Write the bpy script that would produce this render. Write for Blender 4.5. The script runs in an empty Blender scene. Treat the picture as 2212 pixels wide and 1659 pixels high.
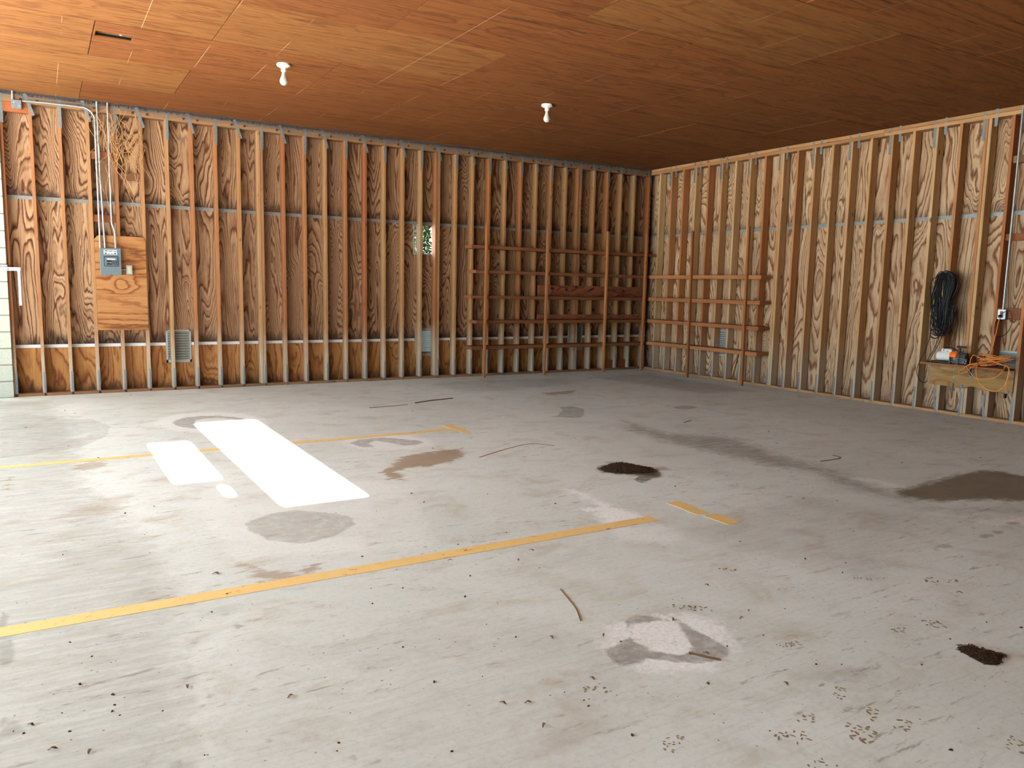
import bpy, bmesh, math, random
import numpy as np
from mathutils import Vector, Matrix

random.seed(7)
C = bpy.context.scene.collection
scn = bpy.context.scene

# ------------------------------------------------------------------ camera, sky, sun, exposure
cam_d = bpy.data.cameras.new('camera')
cam_d.sensor_width = 36.0
cam_d.lens = 1684.64 / 2212 * 36.0
cam_d.clip_start = 0.05
cam_d.clip_end = 300
cam = bpy.data.objects.new('camera', cam_d)
C.objects.link(cam)
_r = Vector((0.8577874, -0.51358901, 0.02066676))
_u = Vector((0.04548302, 0.11589176, 0.99221993))
_w = Vector((0.51198836, 0.85017377, -0.12277007))
_m = Matrix((_r, _u, -_w)).transposed().to_4x4()
_m.translation = (-9.804, -11.4237, 1.4841)
cam.matrix_world = _m
scn.camera = cam

world = bpy.data.worlds.new('sky')
scn.world = world
world.use_nodes = True
_bg = world.node_tree.nodes['Background']
_bg.inputs['Color'].default_value = (0.70, 0.95, 1.12, 1)
_bg.inputs['Strength'].default_value = 2.4

SUN_T = 0.33                                  # tangent of the sun's elevation, it stands in -y
sun_d = bpy.data.lights.new('sun', 'SUN')
sun_d.energy = 34.0
sun_d.angle = math.radians(0.53)
sun_d.color = (0.98, 0.98, 0.96)
sun = bpy.data.objects.new('sun', sun_d)
C.objects.link(sun)
sun.location = (-8, -30, 14)
sun.rotation_euler = Vector((0.0, 1.0, -SUN_T)).to_track_quat('-Z', 'Y').to_euler()

vs = scn.view_settings
vs.view_transform = 'Standard'
vs.look = 'None'
vs.gamma = 1.0
vs.use_curve_mapping = False
vs.exposure = 2.52
scn.cycles.use_denoising = True
scn.cycles.max_bounces = 4
scn.cycles.diffuse_bounces = 4
scn.cycles.use_adaptive_sampling = True
scn.cycles.adaptive_threshold = 0.08

# ------------------------------------------------------------------ floor stains and tone patches: outlines in metres on the floor
STAINS = {
  'damp': [
    (1, [(-7.96,-2.99),(-8.03,-3.15),(-8.16,-3.25),(-8.32,-3.26),(-8.47,-3.19),(-8.6,-3.05),(-8.68,-2.86),(-8.69,-2.66),(-8.63,-2.49),(-8.5,-2.37),(-8.33,-2.35),(-8.16,-2.42),(-8.03,-2.58),(-7.95,-2.79)]),
    (-1, [(-8.04,-2.89),(-8.08,-2.98),(-8.16,-3.03),(-8.25,-3.04),(-8.35,-2.99),(-8.42,-2.91),(-8.47,-2.81),(-8.47,-2.7),(-8.44,-2.6),(-8.36,-2.55),(-8.27,-2.54),(-8.17,-2.58),(-8.09,-2.67),(-8.04,-2.78)]),
    (0.45, [(-10.25,-1.56),(-10.0,-1.43),(-9.7,-1.96),(-9.4,-2.09),(-9.26,-2.62),(-9.33,-3.18),(-9.55,-3.63),(-9.76,-3.75),(-10.0,-3.84),(-10.16,-3.86)]),
    (0.7, [(-8.79,-6.56),(-8.61,-6.43),(-8.43,-6.42),(-8.24,-6.59),(-8.15,-6.75),(-8.2,-6.91),(-8.39,-7.07),(-8.59,-7.11),(-8.74,-6.96),(-8.8,-6.74)]),
    (0.9, [(-7.38,-4.47),(-7.24,-4.33),(-6.99,-4.34),(-6.76,-4.6),(-6.73,-4.72),(-6.85,-4.81),(-6.98,-4.79),(-7.04,-4.6),(-7.13,-4.46),(-7.23,-4.55),(-7.24,-4.74),(-7.35,-4.69)]),
    (0.9, [(-4.67,-3.95),(-4.35,-3.59),(-4.26,-3.39),(-4.07,-3.39),(-4.08,-3.67),(-4.38,-4.08),(-4.53,-4.19),(-4.83,-3.95)]),
    (1.6, [(-5.75,-6.52),(-5.43,-6.56),(-5.58,-6.78),(-5.74,-6.83),(-5.88,-6.88),(-5.87,-6.77),(-5.75,-6.69)]),
    (1.2, [(-7.6,-8.8),(-7.52,-8.79),(-7.46,-8.83),(-7.43,-8.89),(-7.38,-8.96),(-7.4,-9.03),(-7.39,-9.14),(-7.39,-9.24),(-7.45,-9.3),(-7.55,-9.29),(-7.62,-9.26),(-7.7,-9.21),(-7.76,-9.15),(-7.84,-9.17),(-7.9,-9.14),(-7.9,-9.05),(-7.87,-9.0),(-7.78,-8.98),(-7.7,-8.95)]),
    (-1, [(-7.61,-8.86),(-7.48,-8.88),(-7.42,-8.94),(-7.47,-9.05),(-7.54,-9.16),(-7.62,-9.18),(-7.71,-9.09),(-7.71,-8.99)]),
    (0.8, [(-10.03,-7.4),(-10.0,-7.44),(-9.96,-7.85),(-9.96,-7.98),(-10.01,-8.02)]),
    (0.7, [(-9.99,-8.4),(-9.93,-8.48),(-9.92,-8.55),(-9.99,-8.57)]),
    (0.9, [(-9.12,-8.06),(-9.13,-8.08),(-9.14,-8.08),(-9.15,-8.06),(-9.16,-8.04),(-9.15,-8.03),(-9.13,-8.03),(-9.12,-8.04)]),
    (0.9, [(-9.2,-8.01),(-9.21,-8.02),(-9.22,-8.01),(-9.22,-8.01),(-9.23,-7.99),(-9.22,-7.99),(-9.21,-7.99),(-9.2,-7.99)]),
    (0.9, [(-9.22,-8.38),(-9.23,-8.39),(-9.24,-8.39),(-9.25,-8.38),(-9.25,-8.36),(-9.25,-8.36),(-9.23,-8.36),(-9.23,-8.37)]),
    (0.9, [(-9.26,-8.29),(-9.26,-8.3),(-9.27,-8.3),(-9.28,-8.29),(-9.28,-8.28),(-9.28,-8.27),(-9.27,-8.27),(-9.26,-8.28)]),
    (0.9, [(-9.33,-8.62),(-9.34,-8.63),(-9.34,-8.63),(-9.35,-8.62),(-9.35,-8.61),(-9.35,-8.6),(-9.34,-8.6),(-9.33,-8.61)]),
    (0.9, [(-9.37,-8.67),(-9.38,-8.67),(-9.38,-8.67),(-9.39,-8.67),(-9.39,-8.66),(-9.39,-8.65),(-9.38,-8.65),(-9.37,-8.66)]),
    (0.9, [(-9.45,-8.76),(-9.46,-8.77),(-9.47,-8.77),(-9.48,-8.75),(-9.49,-8.74),(-9.48,-8.73),(-9.47,-8.73),(-9.45,-8.74)]),
    (0.9, [(-9.5,-8.84),(-9.51,-8.85),(-9.52,-8.85),(-9.53,-8.84),(-9.54,-8.82),(-9.53,-8.8),(-9.52,-8.8),(-9.51,-8.82)]),
    (0.9, [(-9.55,-8.89),(-9.56,-8.9),(-9.57,-8.9),(-9.58,-8.89),(-9.58,-8.87),(-9.58,-8.87),(-9.57,-8.87),(-9.56,-8.88)]),
    (0.9, [(-9.58,-8.92),(-9.59,-8.93),(-9.6,-8.93),(-9.61,-8.92),(-9.61,-8.9),(-9.61,-8.9),(-9.6,-8.9),(-9.59,-8.91)]),
    (0.9, [(-9.58,-8.7),(-9.59,-8.71),(-9.59,-8.71),(-9.6,-8.7),(-9.6,-8.69),(-9.6,-8.69),(-9.59,-8.69),(-9.58,-8.69)]),
    (0.9, [(-9.5,-8.98),(-9.51,-8.99),(-9.52,-8.98),(-9.52,-8.98),(-9.53,-8.97),(-9.52,-8.96),(-9.51,-8.96),(-9.5,-8.97)]),
    (0.9, [(-9.01,-9.22),(-9.02,-9.23),(-9.04,-9.23),(-9.05,-9.21),(-9.05,-9.2),(-9.04,-9.19),(-9.02,-9.19),(-9.01,-9.2)]),
    (0.9, [(-8.95,-9.27),(-8.96,-9.28),(-8.98,-9.28),(-9.0,-9.26),(-9.0,-9.25),(-8.99,-9.24),(-8.97,-9.24),(-8.95,-9.26)]),
    (0.9, [(-9.22,-8.99),(-9.22,-9.0),(-9.23,-9.0),(-9.24,-8.99),(-9.24,-8.98),(-9.23,-8.97),(-9.22,-8.97),(-9.22,-8.98)]),
    (0.9, [(-8.8,-8.6),(-8.8,-8.61),(-8.81,-8.61),(-8.81,-8.6),(-8.81,-8.59),(-8.81,-8.59),(-8.8,-8.59),(-8.8,-8.59)]),
    (0.9, [(-8.79,-8.31),(-8.8,-8.32),(-8.81,-8.32),(-8.81,-8.31),(-8.81,-8.3),(-8.81,-8.29),(-8.8,-8.29),(-8.79,-8.3)]),
    (0.9, [(-9.08,-8.54),(-9.09,-8.55),(-9.09,-8.55),(-9.1,-8.54),(-9.1,-8.53),(-9.09,-8.53),(-9.09,-8.53),(-9.08,-8.53)]),
    (0.9, [(-9.38,-8.47),(-9.39,-8.48),(-9.4,-8.47),(-9.41,-8.47),(-9.41,-8.46),(-9.4,-8.45),(-9.39,-8.45),(-9.39,-8.46)]),
    (0.9, [(-5.32,-8.93),(-5.34,-8.93),(-5.37,-8.93),(-5.38,-8.92),(-5.37,-8.9),(-5.34,-8.9),(-5.32,-8.9),(-5.31,-8.91)]),
    (0.9, [(-4.95,-8.74),(-4.96,-8.75),(-4.98,-8.75),(-4.99,-8.74),(-4.98,-8.73),(-4.96,-8.72),(-4.94,-8.72),(-4.94,-8.73)]),
    (0.9, [(-4.91,-8.78),(-4.93,-8.79),(-4.95,-8.79),(-4.95,-8.78),(-4.94,-8.77),(-4.92,-8.76),(-4.91,-8.76),(-4.9,-8.77)]),
    (0.9, [(-4.89,-8.84),(-4.91,-8.84),(-4.93,-8.84),(-4.94,-8.82),(-4.93,-8.81),(-4.91,-8.81),(-4.89,-8.81),(-4.88,-8.83)]),
    (0.9, [(-4.66,-8.78),(-4.69,-8.79),(-4.71,-8.79),(-4.72,-8.77),(-4.71,-8.76),(-4.68,-8.75),(-4.65,-8.75),(-4.64,-8.77)]),
    (0.9, [(-4.74,-8.93),(-4.79,-8.94),(-4.85,-8.93),(-4.87,-8.9),(-4.85,-8.88),(-4.8,-8.87),(-4.75,-8.88),(-4.72,-8.91)]),
    (0.9, [(-4.61,-8.92),(-4.65,-8.93),(-4.69,-8.92),(-4.7,-8.9),(-4.69,-8.88),(-4.65,-8.87),(-4.61,-8.88),(-4.59,-8.9)]),
    (0.9, [(-5.18,-8.92),(-5.22,-8.93),(-5.27,-8.92),(-5.3,-8.89),(-5.29,-8.87),(-5.25,-8.86),(-5.2,-8.88),(-5.17,-8.9)]),
    (0.9, [(-5.28,-8.89),(-5.3,-8.9),(-5.33,-8.89),(-5.34,-8.88),(-5.33,-8.87),(-5.3,-8.86),(-5.28,-8.86),(-5.27,-8.88)]),
    (0.9, [(-5.8,-9.49),(-5.82,-9.5),(-5.83,-9.5),(-5.83,-9.49),(-5.82,-9.48),(-5.8,-9.47),(-5.78,-9.47),(-5.78,-9.48)]),
    (0.9, [(-6.61,-9.74),(-6.62,-9.75),(-6.64,-9.75),(-6.64,-9.74),(-6.63,-9.73),(-6.62,-9.72),(-6.6,-9.73),(-6.6,-9.73)]),
    (0.9, [(-5.68,-9.5),(-5.7,-9.51),(-5.72,-9.51),(-5.72,-9.5),(-5.71,-9.48),(-5.69,-9.48),(-5.67,-9.48),(-5.66,-9.49)]),
    (0.9, [(-7.56,-9.1),(-7.57,-9.11),(-7.59,-9.11),(-7.59,-9.1),(-7.58,-9.08),(-7.57,-9.07),(-7.56,-9.07),(-7.55,-9.08)]),
    (0.9, [(-4.28,-8.86),(-4.33,-8.87),(-4.39,-8.86),(-4.41,-8.83),(-4.4,-8.8),(-4.35,-8.8),(-4.3,-8.81),(-4.27,-8.84)]),
    (0.9, [(-2.61,-4.14),(-2.74,-4.2),(-2.88,-4.19),(-2.96,-4.11),(-2.93,-4.0),(-2.8,-3.94),(-2.66,-3.95),(-2.58,-4.04)]),
  ],
  'wet': [
    (1, [(-4.3,-7.96),(-3.75,-7.91),(-3.27,-7.87),(-2.91,-7.86),(-2.79,-7.96),(-2.79,-8.28),(-3.58,-8.65),(-3.87,-8.41),(-4.19,-8.32),(-4.37,-8.18)]),
    (1.3, [(-5.9,-6.35),(-5.76,-6.27),(-5.66,-6.22),(-5.55,-6.25),(-5.53,-6.36),(-5.47,-6.54),(-5.54,-6.69),(-5.62,-6.79),(-5.7,-6.7),(-5.8,-6.62),(-5.92,-6.47)]),
  ],
  'smear': [
    (0.5, [(-10.6,-0.2),(-9.75,-0.4),(-9.5,-3.0),(-9.55,-5.0),(-9.25,-7.0),(-9.35,-9.4),(-10.6,-9.6)]),  # brownish dirt tint, plus painted darkening of the overlit left strip
    (0.22, [(-9.4,-8.2),(-8.2,-8.3),(-7.6,-9.0),(-8.4,-9.8),(-9.6,-9.2)]),
    (0.25, [(-6.6,-7.9),(-5.0,-7.6),(-4.6,-8.6),(-6.2,-9.2)]),
    (0.8, [(-4.07,-4.28),(-4.18,-5.36),(-3.7,-5.87),(-4.0,-6.7),(-4.01,-7.21),(-4.24,-7.8),(-4.21,-8.12),(-4.5,-8.19),(-4.6,-7.85),(-4.38,-7.22),(-4.54,-6.86),(-4.55,-6.44),(-4.61,-5.83),(-4.55,-5.05)]),
    (1, [(-9.77,-7.85),(-9.68,-7.72),(-9.45,-7.79),(-9.36,-7.95),(-9.33,-8.14),(-9.5,-8.23),(-9.54,-8.33),(-9.67,-8.22),(-9.76,-8.04)]),
    (0.7, [(-7.25,-9.62),(-7.11,-9.57),(-7.03,-9.64),(-7.1,-9.71),(-7.21,-9.76),(-7.23,-9.68)]),
    (0.9, [(-10.45,0.04),(-10.1,-0.45),(-10.0,-0.96),(-10.07,-1.79),(-10.35,-1.98)]),
    (0.6, [(-10.13,-5.42),(-9.95,-5.51),(-9.71,-5.69),(-9.67,-5.89),(-9.82,-6.14),(-9.94,-6.27),(-10.1,-6.09)]),
    (0.5, [(-1.92,-0.83),(-0.47,-0.68),(-0.53,-3.3),(-1.62,-3.24)]),
    (0.5, [(-4.74,-8.14),(-3.65,-8.69),(-4.04,-8.87),(-4.37,-8.58),(-4.67,-8.37)]),
    (0.45, [(-9.27,-7.75),(-8.98,-7.78),(-9.01,-7.88),(-9.28,-7.94)]),
    (0.8, [(-9.28,-8.73),(-9.22,-8.74),(-9.23,-8.86),(-9.29,-8.84)]),
    (0.4, [(-9.2,-8.78),(-9.13,-8.82),(-9.11,-8.88),(-9.16,-8.92),(-9.21,-8.88)]),
    (0.3, [(-6.14,-8.13),(-5.34,-8.21),(-5.72,-8.65),(-6.47,-8.6)]),
    (0.3, [(-7.22,-7.87),(-6.89,-7.84),(-7.15,-8.08),(-7.49,-8.07)]),
    (0.35, [(-4.83,-0.7),(-4.12,-0.47),(-2.23,-0.71),(-2.57,-1.59),(-4.82,-1.82)]),
    (0.35, [(-7.43,-9.65),(-7.32,-9.67),(-7.42,-9.76),(-7.53,-9.73)]),
  ],
  'rust': [
    (1, [(-7.33,-5.41),(-7.16,-5.2),(-6.86,-5.13),(-6.53,-5.12),(-6.67,-5.43),(-6.88,-5.63),(-7.11,-5.67),(-7.31,-5.65),(-7.41,-5.74),(-7.47,-6.02),(-7.58,-5.93),(-7.56,-5.67)]),
    (0.6, [(-9.66,-4.47),(-9.5,-4.18),(-9.38,-4.39),(-9.42,-4.55),(-9.59,-4.65)]),
    (1, [(-10.11,-4.96),(-10.09,-4.57),(-10.05,-4.62),(-10.06,-5.09),(-10.1,-5.1)]),
    (0.8, [(-8.99,-7.18),(-8.89,-7.37),(-8.74,-7.53),(-8.55,-7.39),(-8.66,-7.6),(-8.95,-7.61)]),
    (0.9, [(-3.79,-2.19),(-3.04,-2.11),(-3.41,-2.45),(-3.76,-2.45)]),
    (0.7, [(-5.5,-6.53),(-5.31,-6.54),(-5.32,-6.72),(-5.47,-6.65)]),
    (0.3, [(-9.57,-5.57),(-9.28,-5.45),(-9.44,-6.01),(-9.89,-6.0)]),
    (0.6, [(-9.28,-7.55),(-9.13,-7.57),(-9.19,-7.66)]),
    (0.5, [(-8.79,-7.91),(-8.76,-8.19),(-8.74,-8.23),(-8.77,-7.95)]),
  ],
  'chalk': [
    (1, [(-6.58,-6.76),(-6.5,-6.76),(-6.43,-6.94),(-6.47,-7.26),(-6.45,-7.53),(-6.39,-7.65),(-6.52,-7.7),(-6.83,-7.67),(-6.79,-7.53),(-6.72,-7.33),(-6.79,-7.23),(-6.6,-7.22),(-6.57,-7.01)]),
    (0.55, [(-8.09,-6.97),(-8.21,-7.14),(-8.36,-7.23),(-8.54,-7.23),(-8.7,-7.15),(-8.83,-6.99),(-8.9,-6.79),(-8.89,-6.56),(-8.81,-6.35),(-8.65,-6.22),(-8.45,-6.19),(-8.25,-6.29),(-8.11,-6.49),(-8.06,-6.74)]),
    (0.8, [(-7.3,-9.24),(-7.43,-9.32),(-7.58,-9.35),(-7.72,-9.33),(-7.84,-9.26),(-7.91,-9.16),(-7.93,-9.05),(-7.88,-8.93),(-7.76,-8.83),(-7.6,-8.78),(-7.43,-8.79),(-7.29,-8.86),(-7.21,-8.99),(-7.22,-9.12)]),
    (0.5, [(-6.63,-4.79),(-6.74,-4.92),(-6.91,-4.99),(-7.11,-4.97),(-7.29,-4.89),(-7.43,-4.74),(-7.5,-4.57),(-7.49,-4.39),(-7.39,-4.24),(-7.22,-4.16),(-7.01,-4.16),(-6.81,-4.25),(-6.66,-4.42),(-6.59,-4.61)]),
    (0.5, [(-7.76,-3.08),(-7.89,-3.34),(-8.08,-3.48),(-8.32,-3.5),(-8.55,-3.4),(-8.74,-3.18),(-8.86,-2.9),(-8.88,-2.58),(-8.79,-2.29),(-8.59,-2.09),(-8.33,-2.04),(-8.06,-2.16),(-7.85,-2.42),(-7.74,-2.75)]),
    (0.6, [(-4.5,-8.66),(-4.03,-8.75),(-4.25,-8.94),(-4.56,-8.84)]),
    (0.5, [(-6.83,-7.67),(-6.47,-7.74),(-6.4,-8.0),(-6.64,-8.17),(-6.95,-7.91)]),
    (0.9, [(-9.72,-3.08),(-9.44,-2.92),(-9.49,-3.21),(-9.65,-3.24)]),
    (0.5, [(-4.31,-7.07),(-4.03,-7.66),(-4.04,-7.9),(-4.24,-7.88),(-4.31,-7.43)]),
    (0.22, [(-8.69,-4.76),(-7.47,-6.2),(-7.91,-7.51),(-9.01,-7.27),(-9.01,-6.11)]),  # broad faint whitening over the left middle of the floor
  ],
}
DEBRIS = [(-8.27,-7.74),(-7.96,-7.75),(-8.12,-8.23),(-8.02,-8.37),(-8.54,-8.1),(-8.0,-8.8),(-8.59,-8.58),(-8.6,-8.9),(-8.42,-8.95),(-8.37,-9.2),(-8.18,-9.28),(-8.19,-9.32),(-8.17,-9.54),(-8.45,-9.16),(-8.13,-8.72),(-8.18,-8.55),(-8.74,-9.33),(-8.06,-9.17),(-8.21,-9.2),(-9.04,-9.11),(-9.06,-9.15),(-8.4,-9.35),(-7.97,-8.0),(-8.48,-7.92),(-8.34,-7.99),(-7.79,-8.89),(-7.76,-8.97),(-7.41,-8.91),(-7.58,-9.2),(-7.63,-7.92),(-7.59,-8.07),(-9.7,-8.07),(-9.65,-8.43),(-9.1,-8.75),(-9.66,-8.55),(-9.64,-8.59),(-9.65,-8.51),(-9.84,-8.71),(-9.95,-8.53),(-9.79,-8.62),(-9.51,-8.63),(-9.41,-8.5),(-9.11,-7.67),(-9.43,-8.97),(-9.77,-7.89),(-9.9,-8.52),(-9.92,-8.56),(-9.75,-8.29),(-9.81,-8.48),(-9.74,-8.78),(-9.31,-7.63),(-9.21,-7.85),(-8.36,-7.47),(-9.11,-7.37),(-6.03,-8.8),(-6.68,-8.89),(-7.02,-9.0),(-7.12,-9.05),(-7.19,-9.31),(-7.19,-9.51),(-7.1,-9.56),(-7.43,-9.56),(-7.69,-9.41),(-6.06,-9.05),(-6.18,-8.89),(-5.9,-9.36),(-6.47,-9.64),(-7.3,-10.12),(-7.74,-9.75),(-7.52,-9.23),(-7.17,-9.22),(-6.14,-9.62),(-6.06,-9.73),(-7.41,-8.91),(-7.39,-9.22),(-6.85,-9.07),(-6.81,-9.72),(-6.97,-8.68),(-8.76,-6.15),(-9.23,-5.92),(-9.35,-6.53),(-9.1,-7.37),(-9.41,-6.01),(-9.36,-6.88),(-9.77,-6.7),(-10.0,-2.42),(-9.66,-3.55),(-9.46,-4.18),(-9.21,-1.88),(-9.64,-1.4),(-8.66,-3.3),(-8.82,-2.8),(-8.88,-0.36),(-9.55,-1.67),(-8.24,-5.98),(-8.22,-6.6),(-5.29,-5.17),(-6.09,-2.98),(-6.75,-5.95),(-7.11,-6.64),(-7.97,-6.68),(-7.61,-6.64),(-6.81,-7.07),(-6.94,-7.14),(-7.44,-7.47),(-7.48,-7.82),(-7.8,-7.53),(-7.59,-6.38),(-6.05,-5.42),(-6.79,-5.04),(-5.16,-6.18),(-3.97,-5.62),(-3.14,-5.75),(-3.61,-6.26),(-4.52,-6.37),(-4.53,-6.9),(-4.93,-7.93),(-5.12,-7.79),(-2.76,-7.22),(-2.1,-6.89),(-3.32,-7.84),(-3.29,-7.38),(-5.71,-7.08),(-4.91,-6.91),(-5.47,-8.45),(-2.39,-7.58),(-6.28,-8.26),(-6.18,-8.65),(-2.94,-7.97)]
TWIGS = [[(-5.8, -2.4), (-5.53, -2.29), (-5.32, -2.24), (-5.17, -2.21)], [(-7.66, -8.37), (-7.69, -8.47), (-7.73, -8.6), (-7.79, -8.72)], [(-7.58, -9.19), (-7.55, -9.24), (-7.51, -9.3)], [(-6.58, -5.54), (-6.13, -5.31), (-5.84, -5.23), (-5.69, -5.4)], [(-6.46, -2.53), (-6.2, -2.52), (-5.93, -2.47)], [(-3.61, -4.94), (-3.44, -4.88)], [(-3.91, -7.0), (-3.62, -6.99), (-3.58, -6.88)]]
PILE1= [(-5.9, -6.35), (-5.79, -6.31), (-5.69, -6.26), (-5.58, -6.25), (-5.53, -6.36), (-5.47, -6.54), (-5.52, -6.64), (-5.59, -6.68), (-5.8, -6.61), (-5.92, -6.47)]
PILE2= [(-6.53, -9.69), (-6.47, -9.7), (-6.45, -9.71), (-6.44, -9.75), (-6.43, -9.79), (-6.43, -9.82), (-6.41, -9.84), (-6.42, -9.85), (-6.48, -9.86), (-6.51, -9.88), (-6.55, -9.88), (-6.59, -9.85), (-6.58, -9.81), (-6.57, -9.77), (-6.56, -9.73)]

# boot prints: x, y, lugs, lug size, turn
PRINTS = [(-7.30, -9.69, (6, 3), 0.011, 0.5), (-7.33, -9.84, (5, 2), 0.014, 0.4), (-7.47, -9.89, (6, 5), 0.015, 0.5), (-7.28, -9.94, (6, 3), 0.012, 0.3),
          (-7.69, -9.81, (6, 4), 0.013, -0.3), (-6.37, -9.51, (4, 4), 0.016, -0.6), (-6.59, -9.46, (3, 4), 0.014, 0.9), (-5.79, -9.20, (7, 3), 0.018, -0.5),
          (-7.55, -9.75, (5, 3), 0.012, 0.3), (-6.15, -9.01, (6, 2), 0.014, -0.8), (-7.22, -8.85, (8, 3), 0.016, -0.7), (-7.74, -9.96, (5, 4), 0.011, 0.1),
          (-7.06, -10.21, (6, 5), 0.012, 0.4), (-7.13, -9.33, (6, 3), 0.011, -0.2), (-6.69, -8.56, (5, 2), 0.014, -0.6), (-8.08, -9.24, (6, 3), 0.012, -0.5), (-8.08, -9.63, (8, 4), 0.010, 0.5)]

# ------------------------------------------------------------------ helpers: objects
def tag(o, label=None, cat=None, group=None, kind=None):
    if label: o['label'] = label
    if cat: o['category'] = cat
    if group: o['group'] = group
    if kind: o['kind'] = kind
    return o

def empty(name, loc=(0, 0, 0), **kw):
    o = bpy.data.objects.new(name, None)
    o.empty_display_size = 0.1
    C.objects.link(o)
    o.location = loc
    return tag(o, **kw)

def put(name, me, mat=None, parent=None, loc=(0, 0, 0), rot=(0, 0, 0), **kw):
    if mat is not None and not me.materials:
        me.materials.append(mat)
    o = bpy.data.objects.new(name, me)
    C.objects.link(o)
    o.parent = parent
    o.location = loc
    o.rotation_euler = rot
    return tag(o, **kw)

class MB:
    """collects vertices and faces of one mesh"""
    def __init__(s):
        s.v, s.f = [], []
    def add(s, vs, fs):
        b = len(s.v)
        s.v += [tuple(p) for p in vs]
        s.f += [tuple(b + i for i in f) for f in fs]
        return s
    def box(s, x0, x1, y0, y1, z0, z1, M=None):
        vs = [(x, y, z) for z in (z0, z1) for y in (y0, y1) for x in (x0, x1)]
        if M is not None:
            vs = [tuple(M @ Vector(p)) for p in vs]
        return s.add(vs, [(0, 2, 3, 1), (4, 5, 7, 6), (0, 1, 5, 4), (2, 6, 7, 3), (0, 4, 6, 2), (1, 3, 7, 5)])
    def prism(s, pts, a0, a1, axis=2):
        """outline extruded along an axis; pts are the two other coordinates in x,y,z order"""
        n = len(pts)
        def P(p, a):
            q = list(p); q.insert(axis, a); return tuple(q)
        vs = [P(p, a0) for p in pts] + [P(p, a1) for p in pts]
        fs = [tuple(range(n))[::-1], tuple(range(n, 2 * n))]
        fs += [(i, (i + 1) % n, n + (i + 1) % n, n + i) for i in range(n)]
        return s.add(vs, fs)
    def lathe(s, prof, c=(0, 0, 0), axis=2, n=20):
        """profile of (radius, height) turned round an axis"""
        vs, fs = [], []
        for r, h in prof:
            for i in range(n):
                a = 2 * math.pi * i / n
                q = [r * math.cos(a), r * math.sin(a)]
                q.insert(axis, h)
                vs.append((q[0] + c[0], q[1] + c[1], q[2] + c[2]))
        for j in range(len(prof) - 1):
            for i in range(n):
                k = (i + 1) % n
                fs.append((j * n + i, j * n + k, (j + 1) * n + k, (j + 1) * n + i))
        fs.append(tuple(range(n))[::-1])
        fs.append(tuple(range((len(prof) - 1) * n, len(prof) * n)))
        return s.add(vs, fs)
    def cyl(s, c, r, h0, h1, axis=2, n=20):
        return s.lathe([(r, h0), (r, h1)], c, axis, n)
    def tube(s, pts, r, n=6, closed=False, sub=0):
        pts = [Vector(p) for p in pts]
        if sub:
            pts = catmull(pts, sub, closed)
        m = len(pts)
        if m < 2:
            return s
        vs, fs = [], []
        t0 = (pts[1] - pts[0]).normalized()
        ref = Vector((0, 0, 1)) if abs(t0.z) < 0.9 else Vector((1, 0, 0))
        u = t0.cross(ref).normalized()
        for i, p in enumerate(pts):
            a = pts[i - 1] if (i > 0 or closed) else p
            b = pts[(i + 1) % m] if (i < m - 1 or closed) else p
            t = (b - a).normalized()
            u = (u - t * u.dot(t))
            u = u.normalized() if u.length > 1e-6 else t.orthogonal().normalized()
            w = t.cross(u)
            rr = r(i / (m - 1)) if callable(r) else r
            for k in range(n):
                an = 2 * math.pi * k / n
                vs.append(p + (u * math.cos(an) + w * math.sin(an)) * rr)
        for i in range(m if closed else m - 1):
            j = (i + 1) % m
            for k in range(n):
                l = (k + 1) % n
                fs.append((i * n + k, i * n + l, j * n + l, j * n + k))
        if not closed:
            fs.append(tuple(range(n))[::-1])
            fs.append(tuple(range((m - 1) * n, m * n)))
        return s.add(vs, fs)
    def mesh(s, name, smooth=False, bevel=0):
        me = bpy.data.meshes.new(name)
        me.from_pydata(s.v, [], s.f)
        bm = bmesh.new()
        bm.from_mesh(me)
        bmesh.ops.recalc_face_normals(bm, faces=bm.faces)
        if bevel:
            bmesh.ops.bevel(bm, geom=[e for e in bm.edges if e.is_manifold and e.calc_face_angle(0) > 0.6],
                            offset=bevel, segments=1, affect='EDGES', profile=0.5)
        bm.to_mesh(me)
        bm.free()
        if smooth:
            me.polygons.foreach_set('use_smooth', [True] * len(me.polygons))
            try:
                me.set_sharp_from_angle(angle=math.radians(45))
            except Exception:
                pass
        return me

def catmull(P, k, closed=False):
    out = []
    n = len(P)
    rng = range(n) if closed else range(n - 1)
    for i in rng:
        if closed:
            a, b, c, d = P[i - 1], P[i], P[(i + 1) % n], P[(i + 2) % n]
        else:
            a, b, c, d = P[max(i - 1, 0)], P[i], P[i + 1], P[min(i + 2, n - 1)]
        for j in range(k):
            t = j / k
            out.append(0.5 * ((2 * b) + (c - a) * t + (2 * a - 5 * b + 4 * c - d) * t * t + (3 * b - a - 3 * c + d) * t ** 3))
    if not closed:
        out.append(P[-1])
    return out

def rects_with_holes(x0, x1, z0, z1, holes):
    """splits a rectangle round its holes"""
    xs = sorted({x0, x1} | {min(max(v, x0), x1) for h in holes for v in h[:2]})
    zs = sorted({z0, z1} | {min(max(v, z0), z1) for h in holes for v in h[2:]})
    out = []
    for a, b in zip(xs, xs[1:]):
        for c, d in zip(zs, zs[1:]):
            mx, mz = (a + b) / 2, (c + d) / 2
            if not any(h[0] < mx < h[1] and h[2] < mz < h[3] for h in holes):
                out.append((a, b, c, d))
    return out

# ------------------------------------------------------------------ helpers: materials
def lin(c):
    return tuple(((v / 255) / 12.92 if v / 255 <= 0.04045 else ((v / 255 + 0.055) / 1.055) ** 2.4) for v in c) + (1.0,)

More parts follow.
